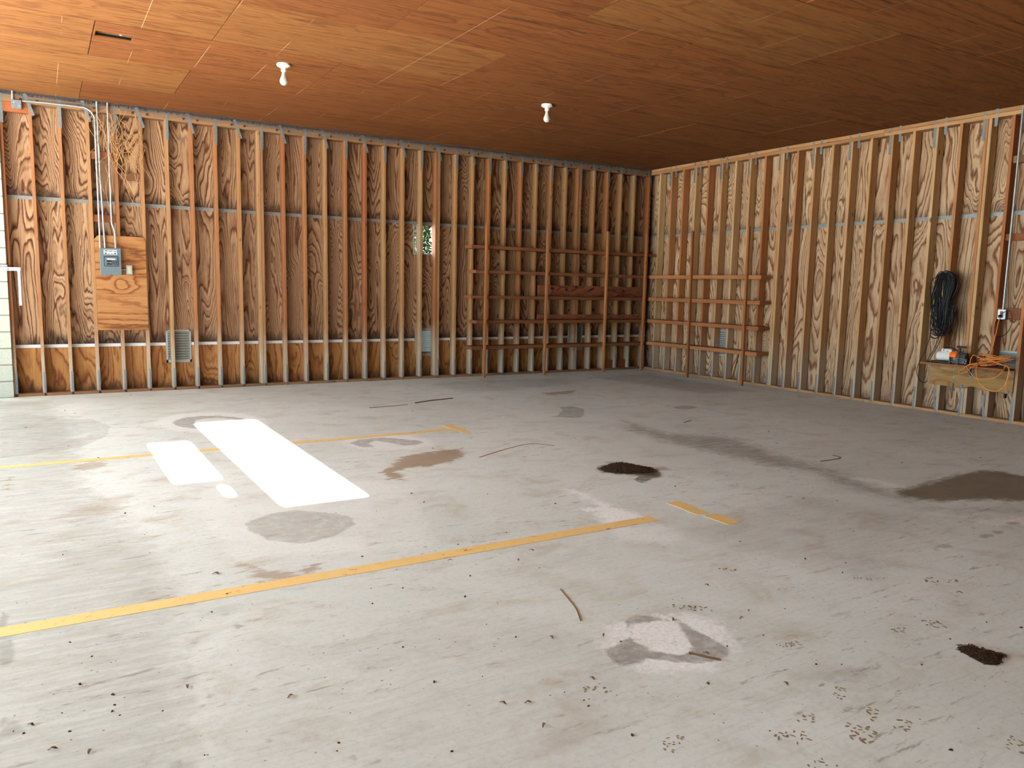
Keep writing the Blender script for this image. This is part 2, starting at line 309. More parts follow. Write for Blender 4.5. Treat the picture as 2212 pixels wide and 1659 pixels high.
class NT:
    def __init__(s, name, rough=0.8, spec=0.25):
        s.m = bpy.data.materials.new(name)
        s.m.use_nodes = True
        s.t = s.m.node_tree
        s.b = s.t.nodes['Principled BSDF']
        s.b.inputs['Roughness'].default_value = rough
        s.b.inputs['Specular IOR Level'].default_value = spec
    def set(s, sock, v):
        if isinstance(v, bpy.types.NodeSocket):
            s.t.links.new(v, sock)
        else:
            sock.default_value = v
    def node(s, typ, **kw):
        n = s.t.nodes.new(typ)
        for k, v in kw.items():
            setattr(n, k, v)
        return n
    def out(s, name, v):
        s.set(s.b.inputs[name], v)
    def m_(s, op, a, b=0.0, c=0.0, clamp=False):
        n = s.node('ShaderNodeMath', operation=op, use_clamp=clamp)
        s.set(n.inputs[0], a); s.set(n.inputs[1], b); s.set(n.inputs[2], c)
        return n.outputs[0]
    def vm(s, op, a, b=(0, 0, 0)):
        n = s.node('ShaderNodeVectorMath', operation=op)
        s.set(n.inputs[0], a); s.set(n.inputs[1], b)
        return n.outputs[0]
    def scale(s, a, k):
        n = s.node('ShaderNodeVectorMath', operation='SCALE')
        s.set(n.inputs[0], a); s.set(n.inputs[3], k)
        return n.outputs[0]
    def mix(s, f, a, b, blend='MIX'):
        n = s.node('ShaderNodeMix', data_type='RGBA', blend_type=blend)
        s.set(n.inputs[0], f); s.set(n.inputs[6], a); s.set(n.inputs[7], b)
        return n.outputs[2]
    def noise(s, vec, scale, detail=3, rough=0.5, dist=0.0):
        n = s.node('ShaderNodeTexNoise')
        s.set(n.inputs['Vector'], vec)
        n.inputs['Scale'].default_value = scale
        n.inputs['Detail'].default_value = detail
        n.inputs['Roughness'].default_value = rough
        n.inputs['Distortion'].default_value = dist
        return n.outputs['Fac']
    def voro(s, vec, scale, feature='F1', rnd=1.0, out='Distance'):
        n = s.node('ShaderNodeTexVoronoi', feature=feature)
        s.set(n.inputs['Vector'], vec)
        n.inputs['Scale'].default_value = scale
        n.inputs['Randomness'].default_value = rnd
        return n.outputs[out]
    def step(s, v, a, b, lo=0.0, hi=1.0):
        n = s.node('ShaderNodeMapRange', interpolation_type='SMOOTHSTEP')
        s.set(n.inputs[0], v); n.inputs[1].default_value = a; n.inputs[2].default_value = b
        n.inputs[3].default_value = lo; n.inputs[4].default_value = hi
        return n.outputs[0]
    def ramp(s, f, stops):
        n = s.node('ShaderNodeValToRGB')
        e = n.color_ramp.elements
        while len(e) < len(stops):
            e.new(0.5)
        for i, (p, c) in enumerate(stops):
            e[i].position = p
            e[i].color = lin(c) if len(c) == 3 else c
        s.set(n.inputs[0], f)
        return n.outputs[0]
    def obj(s):
        return s.node('ShaderNodeTexCoord').outputs['Object']
    def pos(s):
        return s.node('ShaderNodeNewGeometry').outputs['Position']
    def rnd(s):
        return s.node('ShaderNodeObjectInfo').outputs['Random']
    def attr(s, name):
        return s.node('ShaderNodeAttribute', attribute_name=name).outputs['Fac']
    def sep(s, v):
        n = s.node('ShaderNodeSeparateXYZ')
        s.set(n.inputs[0], v)
        return n.outputs
    def comb(s, x, y, z):
        n = s.node('ShaderNodeCombineXYZ')
        for i, v in enumerate((x, y, z)):
            s.set(n.inputs[i], v)
        return n.outputs[0]
    def bump(s, h, strength, dist=0.01):
        n = s.node('ShaderNodeBump')
        n.inputs['Strength'].default_value = strength
        n.inputs['Distance'].default_value = dist
        s.set(n.inputs['Height'], h)
        s.out('Normal', n.outputs[0])

def plain(name, col, rough=0.6, metal=0.0, var=0.12, vscale=30, spec=0.3):
    m = NT(name, rough, spec)
    n = m.noise(m.obj(), vscale, 3, 0.6)
    c = lin(col)
    lo = tuple(v * (1 - var) for v in c[:3]) + (1,)
    hi = tuple(min(1, v * (1 + var)) for v in c[:3]) + (1,)
    m.out('Base Color', m.mix(n, lo, hi))
    m.b.inputs['Metallic'].default_value = metal
    return m.m

def plywood(name, light, mid, dark, axis='Z', bands=9.0, stretch=0.2, freq=2.0, knots=1.0, tint=0.25,
            grime=None, grime_amt=0.0, mildew=0.0, contrast=1.0, nails=False, rough=0.8, detail=2.2, jag=0.7, dash=0.0):
    """rotary-cut veneer: contour bands of a stretched noise field, swirling round knots"""
    m = NT(name, rough, 0.2)
    r = m.rnd()
    co = m.obj()
    v = m.vm('ADD', co, m.scale(m.comb(37.0, 91.0, 53.0), r))
    st = {'X': (stretch, 1, 1), 'Y': (1, stretch, 1), 'Z': (1, 1, stretch)}[axis]
    vv = m.vm('MULTIPLY', v, st)
    n = m.noise(vv, freq, detail, 0.42, 0.35)
    kd = m.voro(m.vm('MULTIPLY', v, {'X': (.55, 1, 1), 'Y': (1, .55, 1), 'Z': (1, 1, .55)}[axis]), 2.3)
    kn = m.step(kd, 0.42, 0.0)
    kn = m.m_('MULTIPLY', kn, m.step(m.noise(v, 1.1, 1), 0.42, 0.62))
    wob = m.noise(m.vm('MULTIPLY', v, {'X': (2, 9, 9), 'Y': (9, 2, 9), 'Z': (9, 9, 2)}[axis]), 3.0, 3)
    f = m.m_('ADD', m.m_('MULTIPLY', n, bands), m.m_('MULTIPLY', kn, 1.9 * knots))
    f = m.m_('ADD', f, m.m_('MULTIPLY', wob, jag))
    f2 = m.m_('FRACT', m.m_('MULTIPLY', f, 2.0))
    f = m.m_('FRACT', f)
    col = m.ramp(f, [(0.0, mid), (0.12, light), (0.5, light), (0.72, mid), (0.9, dark), (1.0, mid)])
    fine_l = m.ramp(f2, [(0.0, mid), (0.15, light), (0.55, light), (0.85, dark), (1.0, mid)])
    col = m.mix(m.step(m.noise(vv, 1.7, 2), 0.4, 0.6, 0.1, 0.75), col, fine_l)
    flat = m.mix(m.noise(vv, 9, 3), lin(light), lin(mid))
    col = m.mix(contrast, flat, col)
    # fibre streaks
    fib = m.noise(m.vm('MULTIPLY', v, {'X': (3, 140, 140), 'Y': (140, 3, 140), 'Z': (140, 140, 3)}[axis]), 1.0, 2)
    col = m.mix(m.step(fib, 0.42, 0.75, 0.0, 0.35), col, lin(dark))
    if dash:
        ds = m.noise(m.vm('MULTIPLY', v, {'X': (2.2, 30, 30), 'Y': (30, 2.2, 30), 'Z': (30, 30, 2.2)}[axis]), 1.0, 4, 0.65)
        col = m.mix(m.step(ds, 0.56, 0.70, 0.0, dash), col, lin(dim(0.45, dark)[0]))
        ds2 = m.noise(m.vm('MULTIPLY', m.vm('ADD', v, (5.3, 1.7, 8.1)), {'X': (5, 26, 26), 'Y': (26, 5, 26), 'Z': (26, 26, 5)}[axis]), 1.0, 2, 0.5)
        col = m.mix(m.step(ds2, 0.68, 0.76, 0.0, dash * 0.8), col, lin(dim(1.5, light)[0]))
    # knot hearts
    heart = m.step(kd, 0.05, 0.02)
    heart = m.m_('MULTIPLY', heart, m.step(m.noise(v, 1.1, 1), 0.5, 0.58))
    col = m.mix(m.m_('MULTIPLY', heart, 0.8), col, lin((52, 28, 16)))
    if grime:
        g = m.noise(m.vm('MULTIPLY', v, {'X': (.5, 1.6, 1.6), 'Y': (1.6, .5, 1.6), 'Z': (1.6, 1.6, .5)}[axis]), 2.2, 5, 0.65)
        col = m.mix(m.step(g, 0.52, 0.75, 0.0, grime_amt), col, lin(grime))
    if mildew:
        z = m.sep(co)[2]
        ed = m.m_('ADD', z, m.m_('MULTIPLY', m.noise(m.vm('MULTIPLY', v, (6, 6, 1.5)), 2.0, 5, 0.7), -0.55))
        col = m.mix(m.step(ed, -0.08, -0.27, 0.0, mildew), col, lin((38, 26, 19)))
    if tint:
        col = m.mix(m.m_('MULTIPLY', r, tint), col, m.mix(m.noise(v, 0.7, 1), lin(dark), lin(mid)), 'MIX')
    if nails:
        x = m.sep(m.pos())[0]
        q = m.m_('SUBTRACT', m.m_('FRACT', m.m_('DIVIDE', m.m_('ADD', x, 20.825), 0.6096)), 0.5)
        ln = m.step(m.m_('ABSOLUTE', q), 0.006, 0.003)
        ln = m.m_('MULTIPLY', ln, m.step(m.noise(m.pos(), 1.3, 2), 0.48, 0.62))
        col = m.mix(m.m_('MULTIPLY', ln, 0.3), col, lin((235, 200, 165)))
    m.out('Base Color', col)
    m.bump(fib, 0.15, 0.003)
    return m.m

def timber(name, cols, axis='Z', weather=True, dark=(80, 45, 25), streak=0.35):
    """sawn softwood whose tone differs from piece to piece"""
    m = NT(name, 0.75, 0.25)
    r = m.rnd()
    co = m.obj()
    v = m.vm('ADD', co, m.scale(m.comb(31.0, 57.0, 73.0), r))
    k = len(cols)
    base = m.ramp(r, [((i + 0.5) / k, c) for i, c in enumerate(cols)])
    sc = {'X': (1.2, 26, 26), 'Y': (26, 1.2, 26), 'Z': (26, 26, 1.2)}[axis]
    g = m.noise(m.vm('MULTIPLY', v, sc), 1.6, 3, 0.55, 0.4)
    col = m.mix(m.step(g, 0.42, 0.72, 0.0, streak), base, lin(dark))
    big = m.noise(m.vm('MULTIPLY', v, {'X': (.6, 3, 3), 'Y': (3, .6, 3), 'Z': (3, 3, .6)}[axis]), 1.5, 2)
    col = m.mix(m.step(big, 0.35, 0.7, 0.0, 0.28), col, lin((150, 85, 48)))
    kd = m.voro(m.vm('MULTIPLY', v, {'X': (.5, 1, 1), 'Y': (1, .5, 1), 'Z': (1, 1, .5)}[axis]), 7.0)
    kk = m.m_('MULTIPLY', m.step(kd, 0.15, 0.07), m.step(m.noise(v, 4.0, 0), 0.44, 0.52))
    col = m.mix(m.m_('MULTIPLY', kk, 0.75), col, lin((70, 38, 20)))
    if weather:
        z = m.m_('ADD', m.sep(m.pos())[2], m.m_('MULTIPLY', m.noise(v, 5, 3), -0.5))
        col = m.mix(m.step(z, 0.75, 0.0, 0.0, 0.7), col, lin((168, 150, 128)))
    m.out('Base Color', col)
    m.bump(g, 0.15, 0.003)
    return m.m

def dim(k, *cols):
    out = []
    for c in cols:
        l = [v * k for v in lin(c)[:3]]
        out.append(tuple(255 * (12.92 * v if v <= 0.0031308 else 1.055 * v ** (1 / 2.4) - 0.055) for v in l))
    return out

# materials ----------------------------------------------------------
M = {}
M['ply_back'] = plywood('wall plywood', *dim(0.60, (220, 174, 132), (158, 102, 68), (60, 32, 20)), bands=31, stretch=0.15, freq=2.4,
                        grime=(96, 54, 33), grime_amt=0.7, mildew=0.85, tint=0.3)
M['ply_right'] = plywood('right wall plywood', *dim(0.63, (226, 188, 148), (174, 120, 82), (102, 60, 36)), bands=22, stretch=0.2, freq=2.3,
                         grime=(122, 84, 56), grime_amt=0.65, mildew=0.5, tint=0.2)
M['ply_low'] = plywood('kick plywood', *dim(0.64, (208, 146, 86), (180, 114, 62), (126, 74, 38)), bands=12, stretch=0.2, freq=2.2, mildew=0.75, tint=0.2)
M['ply_board'] = plywood('panel board plywood', *dim(0.47, (216, 150, 92), (192, 122, 68), (142, 80, 40)), axis='X', bands=8, stretch=0.14, freq=3.0, tint=0.0)
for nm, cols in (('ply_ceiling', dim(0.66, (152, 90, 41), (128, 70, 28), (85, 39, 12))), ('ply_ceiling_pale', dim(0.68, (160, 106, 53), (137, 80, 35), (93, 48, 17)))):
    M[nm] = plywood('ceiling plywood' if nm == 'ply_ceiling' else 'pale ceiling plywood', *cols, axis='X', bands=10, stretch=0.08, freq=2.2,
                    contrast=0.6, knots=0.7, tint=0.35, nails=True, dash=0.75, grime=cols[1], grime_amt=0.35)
M['ply_apron'] = plywood('apron plywood', *dim(0.62, (196, 150, 92), (172, 122, 70), (128, 84, 46)), axis='Y', bands=4, stretch=0.12, freq=3.0,
                         contrast=0.6, tint=0.0, grime=(166, 144, 118), grime_amt=0.5)
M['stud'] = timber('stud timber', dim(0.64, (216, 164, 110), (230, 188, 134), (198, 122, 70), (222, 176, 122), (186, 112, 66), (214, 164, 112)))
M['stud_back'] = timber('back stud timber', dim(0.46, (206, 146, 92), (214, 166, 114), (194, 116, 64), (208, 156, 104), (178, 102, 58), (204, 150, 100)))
M['block'] = timber('blocking timber', dim(0.62, (150, 84, 44), (172, 96, 50), (128, 84, 54)), axis='X', weather=False)
M['plate'] = timber('plate timber', dim(0.62, (150, 110, 76), (130, 92, 62), (160, 122, 86)), axis='X', weather=False)
M['plate_y'] = timber('plate timber along y', [(172, 130, 88), (150, 108, 70)], axis='Y', weather=False)
M['shelf_x'] = timber('shelf timber', dim(0.6, (146, 88, 52), (126, 72, 42), (156, 98, 60)), axis='X', weather=False, dark=(70, 34, 18))
M['shelf_y'] = timber('shelf timber along y', dim(0.9, (164, 104, 60), (146, 88, 50)), axis='Y', weather=False, dark=(80, 42, 22))
M['upright'] = timber('upright timber', dim(0.85, (158, 98, 56), (176, 116, 70), (146, 86, 48)), weather=False, dark=(80, 42, 22))
M['plank'] = plywood('knotty plank', (132, 76, 50), (114, 62, 40), (84, 42, 26), axis='X', bands=5, stretch=0.1, freq=4, tint=0.0)

def galv(name, lo, hi, spots=(70, 74, 76)):
    m = NT(name, 0.5, 0.5)
    n = m.noise(m.obj(), 45, 3, 0.6)
    c = m.mix(n, lin(lo), lin(hi))
    d = m.voro(m.obj(), 55)
    c = m.mix(m.step(d, 0.22, 0.14, 0, 0.8), c, lin(spots))
    m.out('Base Color', c)
    m.b.inputs['Metallic'].default_value = 0.35
    return m.m
M['strap'] = galv('galvanised strap', (84, 88, 90), (126, 130, 132), (52, 55, 57))
M['flash'] = galv('galvanised flashing', (100, 101, 99), (142, 143, 140), (66, 67, 66))
M['flash_white'] = plain('white flashing', (196, 194, 192), 0.5, var=0.04)
M['steel'] = plain('conduit steel', (150, 153, 155), 0.38, 0.5, 0.06)
M['grey_enamel'] = plain('grey enamel', (86, 95, 100), 0.45, var=0.04)
M['grey_dark'] = plain('dark grey enamel', (58, 65, 70), 0.45, var=0.04)
M['black'] = plain('black plastic', (22, 22, 23), 0.5)
M['rubber'] = plain('black cord', (20, 19, 20), 0.55)
M['ivory'] = plain('ivory plastic', (186, 172, 130), 0.4, var=0.03)
M['white'] = plain('white porcelain', (206, 204, 196), 0.3, var=0.03, spec=0.5)
M['paper'] = plain('white label', (176, 176, 172), 0.6, var=0.03)
M['knot'] = plain('dark knot', (44, 20, 13), 0.8, var=0.3)
M['vent'] = plain('vent aluminium', (150, 152, 146), 0.5, 0.2, 0.25, 18)
M['vent_dirty'] = plain('dusty vent', (128, 126, 116), 0.7, 0.0, 0.4, 26)
M['screen'] = plain('insect screen', (96, 98, 92), 0.8, 0.0, 0.3, 90)
M['dark'] = plain('dark cavity', (20, 16, 13), 0.95)
M['paint_white'] = plain('chipped white paint', (158, 162, 164), 0.6, var=0.18, vscale=60)
M['orange'] = plain('winch orange', (240, 104, 30), 0.45, var=0.05)
M['winch_white'] = plain('winch casing', (212, 206, 194), 0.5, var=0.08)
M['winch_grey'] = plain('winch gearbox', (84, 80, 78), 0.5, var=0.12)
M['cord'] = plain('orange cord', (216, 128, 56), 0.5, var=0.2, vscale=14)
M['yellow_tape'] = plain('yellow tape', (226, 186, 50), 0.5)
M['brass'] = plain('cable steel', (128, 116, 100), 0.45, 0.4)
M['twig'] = plain('dry twig', (104, 72, 44), 0.9, var=0.3, vscale=80)
M['vine'] = plain('dry vine', (172, 128, 84), 0.9, var=0.3, vscale=40)
M['crumb'] = plain('dark dirt', (62, 44, 32), 0.95, var=0.4, vscale=120)
M['leaf_dry'] = plain('dry leaf', (122, 88, 54), 0.9, var=0.3, vscale=80)
M['mud'] = plain('boot mud', (142, 120, 92), 0.95, var=0.25, vscale=40)
M['mortar'] = plain('mortar', (112, 108, 94), 0.95, var=0.2, vscale=40)
M['roof'] = plain('roof boards', (120, 100, 80), 0.9)
def leaf_mat():
    m = NT('leaves', 0.6, 0.1)
    m.out('Base Color', m.ramp(m.noise(m.obj(), 7, 2), [(0.32, (22, 32, 14)), (0.5, (52, 70, 26)), (0.62, (104, 118, 40)), (0.75, (150, 150, 60))]))
    return m.m
M['foliage'] = leaf_mat()
M['bark'] = plain('branch bark', (132, 122, 106), 0.9, var=0.3)

def bulb_glass():
    m = NT('bulb glass', 0.25, 0.5)
    m.out('Base Color', m.mix(m.noise(m.obj(), 30), lin((168, 161, 150)), lin((184, 178, 168))))
    m.b.inputs['Subsurface Weight'].default_value = 0.0
    return m.m
M['bulb'] = bulb_glass()

def cmu():
    m = NT('concrete block', 0.95, 0.1)
    n = m.noise(m.obj(), 60, 4, 0.7)
    b = m.noise(m.obj(), 4, 3)
    c = m.mix(n, lin((140, 139, 124)), lin((182, 180, 166)))
    c = m.mix(m.step(b, 0.5, 0.75, 0, 0.4), c, lin((170, 166, 138)))
    m.out('Base Color', c)
    m.bump(n, 0.4, 0.01)
    return m.m
M['cmu'] = cmu()

def ground_mat():
    m = NT('gravel yard', 0.95, 0.1)
    n = m.noise(m.pos(), 3, 6, 0.7)
    m.out('Base Color', m.mix(n, lin((206, 202, 188)), lin((228, 224, 214))))
    return m.m
M['ground'] = ground_mat()

def concrete():
    m = NT('stained concrete', 0.72, 0.3)
    p = m.pos()
    big = m.noise(p, 0.45, 4, 0.6, 0.4)
    med = m.noise(m.vm('MULTIPLY', p, (1, 1.4, 1)), 2.6, 6, 0.68, 0.5)
    fine = m.noise(p, 38, 5, 0.7)
    brm = m.noise(m.vm('MULTIPLY', p, (3, 60, 1)), 1.0, 3, 0.6)
    col = m.mix(m.step(big, 0.3, 0.7), lin((209, 214, 208)), lin((223, 228, 223)))
    col = m.mix(m.step(med, 0.46, 0.74, 0, 0.55), col, lin((182, 171, 149)))
    col = m.mix(m.step(m.noise(m.vm('ADD', p, (9, 4, 0)), 1.3, 6, 0.7, 0.8), 0.5, 0.68, 0, 0.35), col, lin((228, 229, 227)))
    col = m.mix(m.step(fine, 0.46, 0.7, 0, 0.2), col, lin((160, 154, 142)))
    col = m.mix(m.step(brm, 0.5, 0.72, 0, 0.12), col, lin((128, 120, 108)))
    # scuffs
    sc = m.noise(m.vm('MULTIPLY', p, (2.2, 9, 1)), 2.0, 5, 0.75, 0.3)
    col = m.mix(m.m_('MULTIPLY', m.step(sc, 0.57, 0.68, 0, 0.6), m.step(m.noise(p, 0.9, 3), 0.42, 0.56)), col, lin((120, 104, 84)))
    # pits and specks
    vd = m.voro(p, 16)
    pit = m.m_('MULTIPLY', m.step(vd, 0.085, 0.05), m.step(m.noise(p, 2.1, 2), 0.40, 0.55))
    col = m.mix(m.m_('MULTIPLY', pit, 0.75), col, lin((82, 66, 50)))
    vd2 = m.voro(m.vm('ADD', p, (3.3, 7.7, 0)), 42)
    pit2 = m.m_('MULTIPLY', m.step(vd2, 0.1, 0.05), m.step(m.noise(p, 5, 2), 0.45, 0.6))
    col = m.mix(m.m_('MULTIPLY', pit2, 0.6), col, lin((96, 80, 62)))
    # stains and tone patches with outlines of their own
    e1 = m.m_('MULTIPLY', m.m_('SUBTRACT', m.noise(p, 9, 5, 0.65), 0.5), 0.14)
    e2 = m.m_('MULTIPLY', m.m_('SUBTRACT', m.noise(p, 24, 4, 0.7), 0.5), 0.10)
    ch = m.step(m.m_('ADD', m.attr('chalk'), m.m_('ADD', m.m_('MULTIPLY', e1, 1.6), m.m_('MULTIPLY', e2, 2.0))), -0.02, 0.08)
    ch = m.m_('MULTIPLY', ch, m.attr('chalk_s'))
    col = m.mix(m.m_('MULTIPLY', ch, m.step(m.noise(p, 55, 4, 0.7), 0.3, 0.62, 0.35, 1.0)), col, lin((250, 250, 249)))
    sm = m.step(m.m_('ADD', m.attr('smear'), m.m_('MULTIPLY', e1, 3.0)), -0.08, 0.22)
    sm = m.m_('MULTIPLY', sm, m.attr('smear_s'))
    strk = m.noise(m.vm('MULTIPLY', p, (2.5, 16, 1)), 1.5, 4, 0.7)
    sm = m.m_('MULTIPLY', sm, m.step(strk, 0.25, 0.65, 0.45, 1.0))
    col = m.mix(m.m_('MULTIPLY', sm, 0.8), col, lin((112, 98, 80)))
    da = m.step(m.m_('ADD', m.attr('damp'), m.m_('ADD', m.m_('MULTIPLY', e1, 0.55), m.m_('MULTIPLY', e2, 0.3))), -0.008, 0.014)
    da = m.m_('MULTIPLY', m.m_('MULTIPLY', da, m.attr('damp_s')), m.step(m.noise(p, 13, 5, 0.7), 0.3, 0.6, 0.55, 1.0))
    col = m.mix(m.m_('MULTIPLY', da, 0.6), col, lin((118, 112, 100)))
    ru = m.step(m.m_('ADD', m.attr('rust'), m.m_('ADD', m.m_('MULTIPLY', e1, 1.6), m.m_('MULTIPLY', m.m_('SUBTRACT', strk, 0.5), 0.25))), -0.01, 0.05)
    ru = m.m_('MULTIPLY', ru, m.attr('rust_s'))
    col = m.mix(m.m_('MULTIPLY', ru, 0.75), col, lin((150, 118, 80)))
    we = m.step(m.m_('ADD', m.attr('wet'), m.m_('ADD', m.m_('MULTIPLY', e1, 1.4), m.m_('MULTIPLY', m.m_('SUBTRACT', strk, 0.5), 0.2))), -0.06, 0.06)
    we = m.m_('MULTIPLY', we, m.attr('wet_s'), clamp=True)
    col = m.mix(m.m_('MULTIPLY', we, 0.85), col, m.mix(m.noise(p, 5, 3), lin((110, 97, 70)), lin((78, 62, 47))))
    m.out('Base Color', col)
    m.out('Roughness', m.m_('SUBTRACT', 0.72, m.m_('MULTIPLY', we, 0.25)))
    m.bump(m.m_('ADD', m.m_('MULTIPLY', fine, 0.6), m.m_('MULTIPLY', brm, 0.5)), 0.22, 0.006)
    return m.m
M['concrete'] = concrete()

def line_paint():
    m = NT('worn yellow paint', 0.7, 0.3)
    p = m.pos()
    c = m.mix(m.noise(p, 3, 5, 0.7), lin((232, 192, 118)), lin((240, 208, 142)))
    c = m.mix(m.step(m.noise(p, 26, 4, 0.7), 0.55, 0.75, 0, 0.5), c, lin((190, 150, 90)))
    w = m.step(m.noise(m.vm('MULTIPLY', p, (1, 3, 1)), 7, 6, 0.75), 0.60, 0.68, 1.0, 0.25)
    m.out('Base Color', c)
    m.out('Alpha', w)
    return m.m
M['line'] = line_paint()

# ------------------------------------------------------------------ room numbers
S = 0.3048
XL, YR = -0.36, -0.537            # right edge of the back wall's last stud, far edge of the right wall's first
H = 3.70                          # ceiling
SH = 0.152                        # sheathing plane behind the studs' front plane
YF = -12.40                       # front wall, behind the camera
XW = -11.80                       # open left side

# ------------------------------------------------------------------ floor
def build_floor():
    x0, x1, y0, y1, d = -12.02, 0.30, -12.5, 0.30, 0.03
    nx, ny = int(round((x1 - x0) / d)) + 1, int(round((y1 - y0) / d)) + 1
    xs, ys = np.linspace(x0, x1, nx), np.linspace(y0, y1, ny)
    gx, gy = np.meshgrid(xs, ys)
    px, py = gx.ravel(), gy.ravel()
    co = np.stack([px, py, np.zeros_like(px)], 1)
    i = np.arange((nx - 1) * (ny - 1))
    a = (i // (nx - 1)) * nx + i % (nx - 1)
    quads = np.stack([a, a + 1, a + nx + 1, a + nx], 1)
    me = bpy.data.meshes.new('floor')
    me.vertices.add(len(co)); me.vertices.foreach_set('co', co.ravel())
    me.loops.add(quads.size); me.loops.foreach_set('vertex_index', quads.ravel())
    me.polygons.add(len(quads))
    me.polygons.foreach_set('loop_start', np.arange(0, quads.size, 4))
    me.polygons.foreach_set('loop_total', np.full(len(quads), 4))
    me.update()
    def sdf(poly):
        P = np.array(poly, float)
        dist = np.full(len(px), 9e9); ins = np.zeros(len(px), bool)
        for k in range(len(P)):
            ax, ay = P[k]; bx, by = P[(k + 1) % len(P)]
            ex, ey = bx - ax, by - ay
            t = np.clip(((px - ax) * ex + (py - ay) * ey) / max(ex * ex + ey * ey, 1e-9), 0, 1)
            dist = np.minimum(dist, np.hypot(px - ax - t * ex, py - ay - t * ey))
            if ay != by:
                ins ^= ((ay > py) != (by > py)) & (px < ex * (py - ay) / (by - ay) + ax)
        return np.where(ins, dist, -dist)
    for ch, polys in STAINS.items():
        D = np.full(len(px), -1.0); Sg = np.zeros(len(px))
        for s, poly in polys:
            q = sdf(poly)
            if s < 0:
                D = np.where(q > -0.5, np.minimum(D, -q), D)
            else:
                near = q > np.maximum(D, -0.6)
                Sg = np.where(near, s, Sg)
                D = np.maximum(D, q)
        for nm, val in ((ch, D), (ch + '_s', Sg)):
            at = me.attributes.new(nm, 'FLOAT', 'POINT')
            at.data.foreach_set('value', val.astype(np.float32))
    me.validate()
    return put('floor', me, M['concrete'], kind='structure')
floor = build_floor()

ground = MB().box(-60, 40, -60, 40, -0.14, -0.02)
put('ground', ground.mesh('ground'), M['ground'], kind='structure')

# ------------------------------------------------------------------ walls: back and right framing
wall_back = empty('wall_back', kind='structure', label='back wall of bare studs over grained plywood')
wall_right = empty('wall_right', kind='structure', label='right wall of bare studs over pale plywood')

STUD_Z0, STUD_Z1 = 0.038, 3.57
stud_me = MB().box(0, 0.038, 0, 0.138, STUD_Z0, STUD_Z1).mesh('stud', bevel=0.002)
stud_y_me = MB().box(0, 0.138, 0, 0.038, STUD_Z0, STUD_Z1 + 0.03).mesh('stud', bevel=0.002)
strap_low = MB().box(0.018, 0.042, -0.004, -0.001, 0.0, 0.30).mesh('strap')
strap_top = MB().box(0.012, 0.046, -0.004, -0.001, 3.32, 3.66).mesh('strap')
tie_me = MB().box(-0.018, 0.018, -0.004, -0.001, -0.13, 0.13).mesh('strap')
bolt_me = MB().cyl((0, 0, 0), 0.016, -0.012, 0.0, 1, 10).mesh('bolt')
for me in (strap_low, strap_top, tie_me):
    me.materials.append(M['strap'])
bolt_me.materials.append(M['crumb'])

NB = 33
for k in range(-1, NB):
    x = XL - k * S - 0.038
    if k == -1:
        x = -0.040
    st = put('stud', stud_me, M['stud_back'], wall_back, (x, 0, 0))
    if k in (22, 13, 4):                                   # doubled studs
        put('stud', stud_me, M['stud_back'], wall_back, (x - 0.042, 0, 0))
    put('strap', strap_low, None, st)
    if k % 2 == 0:
        put('strap', strap_top, None, st)
    else:
        put('strap', tie_me, None, st, (0.012, 0, 3.56), (0, math.radians(-18), 0))
        put('bolt', bolt_me, None, wall_back, (x - 0.07, 0, 3.61))
        put('bolt', bolt_me, None, wall_back, (x + 0.10, 0, 3.61))

for k in range(-1, 38):
    y = YR - k * S - 0.038
    st = put('stud', stud_y_me, M['stud'], wall_right, (0, y, 0))
    if k in (8, 18):
        put('stud', stud_y_me, M['stud'], wall_right, (0, y - 0.042, 0))
    tilt = -0.13 if k in (17, 19) else random.uniform(-0.03, 0.03)
    put('strap', strap_low, None, st, (0, 0.066, 0), (0, tilt, -math.pi / 2))
    if k % 2 == 0:
        put('strap', strap_top, None, st, (0, 0.074, 0.03), (0, 0, -math.pi / 2))
        put('strap', tie_me, None, st, (0, -0.09, 3.63), (0, 0, -math.pi / 2))

# plates
x0, x1 = -10.15, 0.14
for i, (a, b) in enumerate([(-10.15, -6.8), (-6.8, -3.3), (-3.3, 0.0)]):
    put('bottom_plate', MB().box(a - (a + b) / 2, b - (a + b) / 2 - 0.004, -0.004, 0.138, 0, 0.038).mesh('bottom_plate', bevel=0.003),
        M['plate'], wall_back, ((a + b) / 2, 0, 0))
    put('top_plate', MB().box(a - (a + b) / 2, b - (a + b) / 2 - 0.004, -0.002, 0.138, 3.57, 3.608).mesh('top_plate'),
        M['plate'], wall_back, ((a + b) / 2, 0, 0))
    put('top_plate', MB().box(a - (a + b) / 2 + 0.3 * (i > 0), b - (a + b) / 2 + 0.3 * (i < 2) - 0.004, -0.002, 0.138, 3.609, 3.65).mesh('top_plate'),
        M['plate'], wall_back, ((a + b) / 2, 0, 0))
for a, b in [(-12.38, -8.4), (-8.4, -4.7), (-4.7, -0.01)]:
    c = (a + b) / 2
    put('bottom_plate', MB().box(-0.004, 0.138, a - c, b - c - 0.004, 0, 0.038).mesh('bottom_plate', bevel=0.003), M['plate_y'], wall_right, (0, c, 0))
    put('top_plate', MB().box(-0.006, 0.138, a - c, b - c - 0.004, 3.60, 3.645).mesh('top_plate'), M['plate_y'], wall_right, (0, c, 0))
    put('top_plate', MB().box(-0.002, 0.138, a - c, b - c - 0.004, 3.65, 3.695).mesh('top_plate'), M['plate_y'], wall_right, (0, c, 0))

